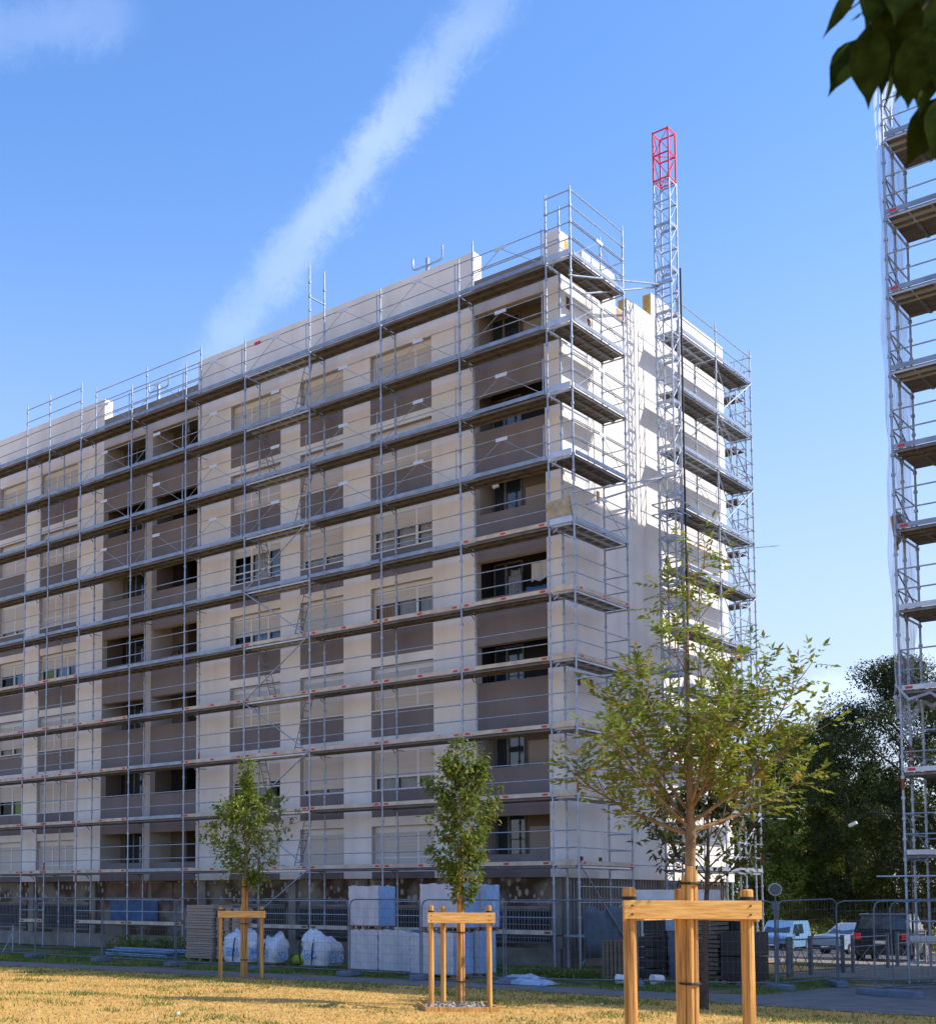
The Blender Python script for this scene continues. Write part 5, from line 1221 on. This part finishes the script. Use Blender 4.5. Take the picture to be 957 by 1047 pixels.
# ------------------------------------------------------------------ parked vehicles
def vehicle(name, loc, rz, Ln, W, prof_, glass, paintm, label, wheels, wr=.33, roof=None, cat='car'):
    """body lofted across its width from a side profile (x forward, z up); the cabin tapers inwards"""
    r = thing(name, loc, label, cat, 'vehicles parked along the road', rz)
    with Local(r):
        q = MB(); n = len(prof_); hz = max(z for x, z in prof_); secs = [(-1, .0), (-.93, .02), (0, .03), (.93, .02), (1, .0)]; vs = []
        for (s, dz) in secs:
            for (x, z) in prof_:
                taper = 1 - .14 * max(0, (z - .95) / (hz - .95)) if z > .95 else 1
                vs.append((x * (1 - (.02 if abs(s) == 1 else 0)), s * W / 2 * taper, z + (dz if z > .5 else 0)))
        fs = [(k * n + i, k * n + (i + 1) % n, (k + 1) * n + (i + 1) % n, (k + 1) * n + i) for k in range(len(secs) - 1) for i in range(n)] + [tuple(range(n)), tuple(reversed(range((len(secs) - 1) * n, len(secs) * n)))]
        q.add(vs, fs, 0, False); q.build('body', paintm, r, bevel=.03)
        for gl in glass['side']:
            for s in (-1, 1):
                q = MB(); v2 = []
                for (x, z) in gl:
                    taper = 1 - .14 * max(0, (z - .95) / (hz - .95)); v2.append((x, s * (W / 2 * taper + .006), z))
                q.add(v2, [tuple(range(len(v2)))]); q.build('side_window', 'carglass', r)
        for nm, (x0, z0, x1, z1, dx) in (('windscreen', glass['front']), ('rear_window', glass['rear'])):
            q = MB(); a_ = W / 2 * .84; b_ = W / 2 * .74
            q.add([(x0 + dx, -a_, z0 + .03), (x0 + dx, a_, z0 + .03), (x1 + dx, b_, z1), (x1 + dx, -b_, z1)], [(0, 1, 2, 3)]); q.build(nm, 'carglass', r)
        for x in wheels:
            for s in (-1, 1):
                q = MB(); q.tube((x, s * (W / 2 - .2), wr), (x, s * (W / 2 + .01), wr), wr, 20, 0); wh = q.build('wheel', 'rubber', r)
                q = MB(); q.tube((x, s * (W / 2 + .011), wr), (x, s * (W / 2 + .03), wr), wr * .62, 14, 0); q.build('rim', 'alloy', wh)
        for s in (-1, 1):
            q = MB(); q.obox((Ln / 2 - .04, s * W * .37, .74), (1, 0, 0), (0, 1, 0), (0, 0, 1), .06, .16, .09); q.build('headlight', 'headlight', r, bevel=.02)
            q = MB(); q.obox((-Ln / 2 + .03, s * W * .42, .98), (1, 0, 0), (0, 1, 0), (0, 0, 1), .06, .12, .12); q.build('tail_light', 'tail', r, bevel=.02)
            q = MB(); q.obox((Ln * .18, s * (W / 2 + .12), 1.05), (1, 0, 0), (0, 1, 0), (0, 0, 1), .07, .11, .08); q.build('wing_mirror', 'rubber', r, bevel=.02)
        q = MB(); q.box(Ln / 2 - .02, Ln / 2 + .06, -W * .46, W * .46, .28, .52); q.box(-Ln / 2 - .05, -Ln / 2 + .03, -W * .46, W * .46, .30, .58); q.build_each('bumper', 'rubber', r, bevel=.03)
        q = MB(); q.box(Ln / 2 + .062, Ln / 2 + .07, -.26, .26, .38, .48); q.box(-Ln / 2 - .012, -Ln / 2 - .004, -.26, .26, .72, .83); q.build_each('number_plate', 'frame', r)
    return r
vanp = [(2.3, .3), (2.33, .85), (2.2, 1.0), (1.5, 1.15), (.75, 1.82), (.5, 1.88), (-2.1, 1.88), (-2.25, 1.7), (-2.3, .9), (-2.3, .3)]
pv = at(802, 948, 82)
vehicle('parked_van', (pv.x, pv.y, gz(pv.y) + .01), R(-88), 4.6, 1.85, vanp, dict(side=[[(1.25, 1.12), (.7, 1.7), (.1, 1.7), (.1, 1.12)], [(0, 1.12), (0, 1.7), (-.9, 1.7), (-.9, 1.12)]], front=(1.5, 1.15, .78, 1.78, .02), rear=(-2.3, 1.15, -2.26, 1.7, -.02)), 'van_paint', 'pale blue small van facing the viewer at the left of the parked cars', (1.4, -1.4), cat='van')
suvp = [(2.25, .35), (2.28, .8), (2.1, 1.0), (1.2, 1.1), (.45, 1.6), (.1, 1.68), (-1.7, 1.66), (-2.1, 1.15), (-2.22, .9), (-2.2, .35)]
gs = dict(side=[[(1.0, 1.12), (.42, 1.54), (-.3, 1.56), (-.3, 1.12)], [(-.4, 1.12), (-.4, 1.56), (-1.6, 1.54), (-1.95, 1.15)]], front=(1.2, 1.1, .5, 1.56, .02), rear=(-2.1, 1.15, -1.74, 1.60, -.025))
p2 = at(874, 948, 70); vehicle('parked_car', (p2.x, p2.y, gz(p2.y) + .01), R(-112), 4.5, 1.8, suvp, gs, 'suv_paint', 'silver car half hidden behind the dark car', (1.35, -1.35))
p3 = at(912, 950, 48.5); vehicle('parked_car', (p3.x, p3.y, gz(p3.y) + .012), R(97), 4.6, 1.9, [(x, z * 1.06) for x, z in suvp], dict(side=[[(x, z * 1.06) for x, z in g] for g in gs['side']], front=(1.2, 1.17, .5, 1.66, .02), rear=(-2.1, 1.22, -1.74, 1.70, -.025)), 'dark_paint', 'dark car with red tail lights behind the leaning fence panel', (1.4, -1.4), .36)

# ------------------------------------------------------------------ grass
def blades(name, n, area, h, m, seed, density=None, clump=None):
    rnd = random.Random(seed); q = MB(); i = 0; cl = None
    if clump: cl = [(area(rnd)) for _ in range(clump)]
    while i < n:
        if cl: c0 = rnd.choice(cl); x, y = c0[0] + rnd.gauss(0, .22), c0[1] + rnd.gauss(0, .22)
        else: x, y = area(rnd)
        i += 1; a_ = rnd.uniform(0, 6.283); hh = h * rnd.uniform(.4, 1.2); w_ = .012; dx, dy = math.cos(a_) * w_, math.sin(a_) * w_; lx, ly = rnd.gauss(0, .6) * hh, rnd.gauss(0, .6) * hh
        q.add([(x - dx, y - dy, 0), (x + dx, y + dy, 0), (x + lx * .9, y + ly * .9, hh)], [(0, 1, 2)])
    o = q.build(name, m, origin=(0, -15, 0)); tag(o, None, None, None, 'stuff'); return o
def in_front(rnd):
    px, py = rnd.uniform(-30, 990), 1008 + 50 * rnd.random() ** .8
    p = G(px, py) ; return p.x, p.y
def path_lo(x):
    for (a_, ya), (b_, yb) in zip(lo, lo[1:]):
        if x <= b_: return ya + (yb - ya) * (x - a_) / (b_ - a_)
    return lo[-1][1]
def path_up(x):
    for (a_, ya), (b_, yb) in zip(up, up[1:]):
        if x <= b_: return ya + (yb - ya) * (x - a_) / (b_ - a_)
    return up[-1][1]
def lawn(rnd):
    while 1:
        x, y = rnd.uniform(-16, 16), rnd.uniform(-24, -8)
        if y < path_lo(x) + .10 * math.sin(x * 4 + 1) + .06 * math.sin(x * 11): return x, y
def lawn_shade(rnd):
    while 1:
        x, y = rnd.uniform(-14, 12), rnd.uniform(-13, -8)
        if path_lo(x) - 2.6 + .8 * math.sin(x) < y < path_lo(x) - .1: return x, y
def verge_area(rnd):
    while 1:
        x, y = rnd.uniform(-18, 8), rnd.uniform(-8.5, .8)
        if y > path_up(x) - .06 + .15 * math.sin(x * 3): return x, y
tag(blades('dry_grass', 52000, lawn, .05, 'blade_dry', 1), 'short parched yellow grass over the front lawn', 'grass')
tag(blades('green_grass', 15000, lawn, .075, 'blade_green', 2, clump=260), 'tufts of green grass scattered in the dry lawn', 'grass')
tag(blades('green_grass', 6000, lawn_shade, .06, 'blade_green', 3, clump=150), 'greener grass along the near edge of the path', 'grass')
tag(blades('verge_grass', 26000, verge_area, .13, 'blade_green', 4, clump=300), 'weedy green grass between the path and the block', 'grass')
bq = MB(); rnd = random.Random(8)
for (cx_, cy_, s, hh) in ((-16.6, -1.6, 1.0, .75), (-15.4, -1.8, 1.2, .7), (-14.2, -1.6, .9, .8), (-12.9, -1.0, .7, .75), (-.9, -2.2, .5, .2), (1.5, -3.0, .9, .25), (2.6, -3.3, .8, .22)):
    for i in range(900):
        a_ = rnd.uniform(0, 6.28); r_q = s * math.sqrt(rnd.random()); x, y = cx_ + r_q * math.cos(a_), cy_ + r_q * math.sin(a_) * .6; z = rnd.uniform(0, hh) * (1 - (r_q / s) ** 2 * .6); leaf(bq, Vector((x, y, z)), rv(rnd), Vector((0, 0, 1)), .11, .06)
tag(bq.build('weeds', 'leaf_green', origin=(-10, -1.6, 0)), 'leafy weeds growing at the foot of the scaffold', 'weeds', kind='stuff')
lt = MB(); rnd = random.Random(31)
for i in range(40):
    x, y = lawn(rnd); s = rnd.uniform(.012, .028); lt.obox((x, y, .03), rv(rnd), rv(rnd), (0, 0, 1), s, s * .7, s * .4)
tag(lt.build('litter', 'frame', origin=(0, -15, 0)), 'scattered pale stones and litter on the dry lawn', 'litter', kind='stuff')
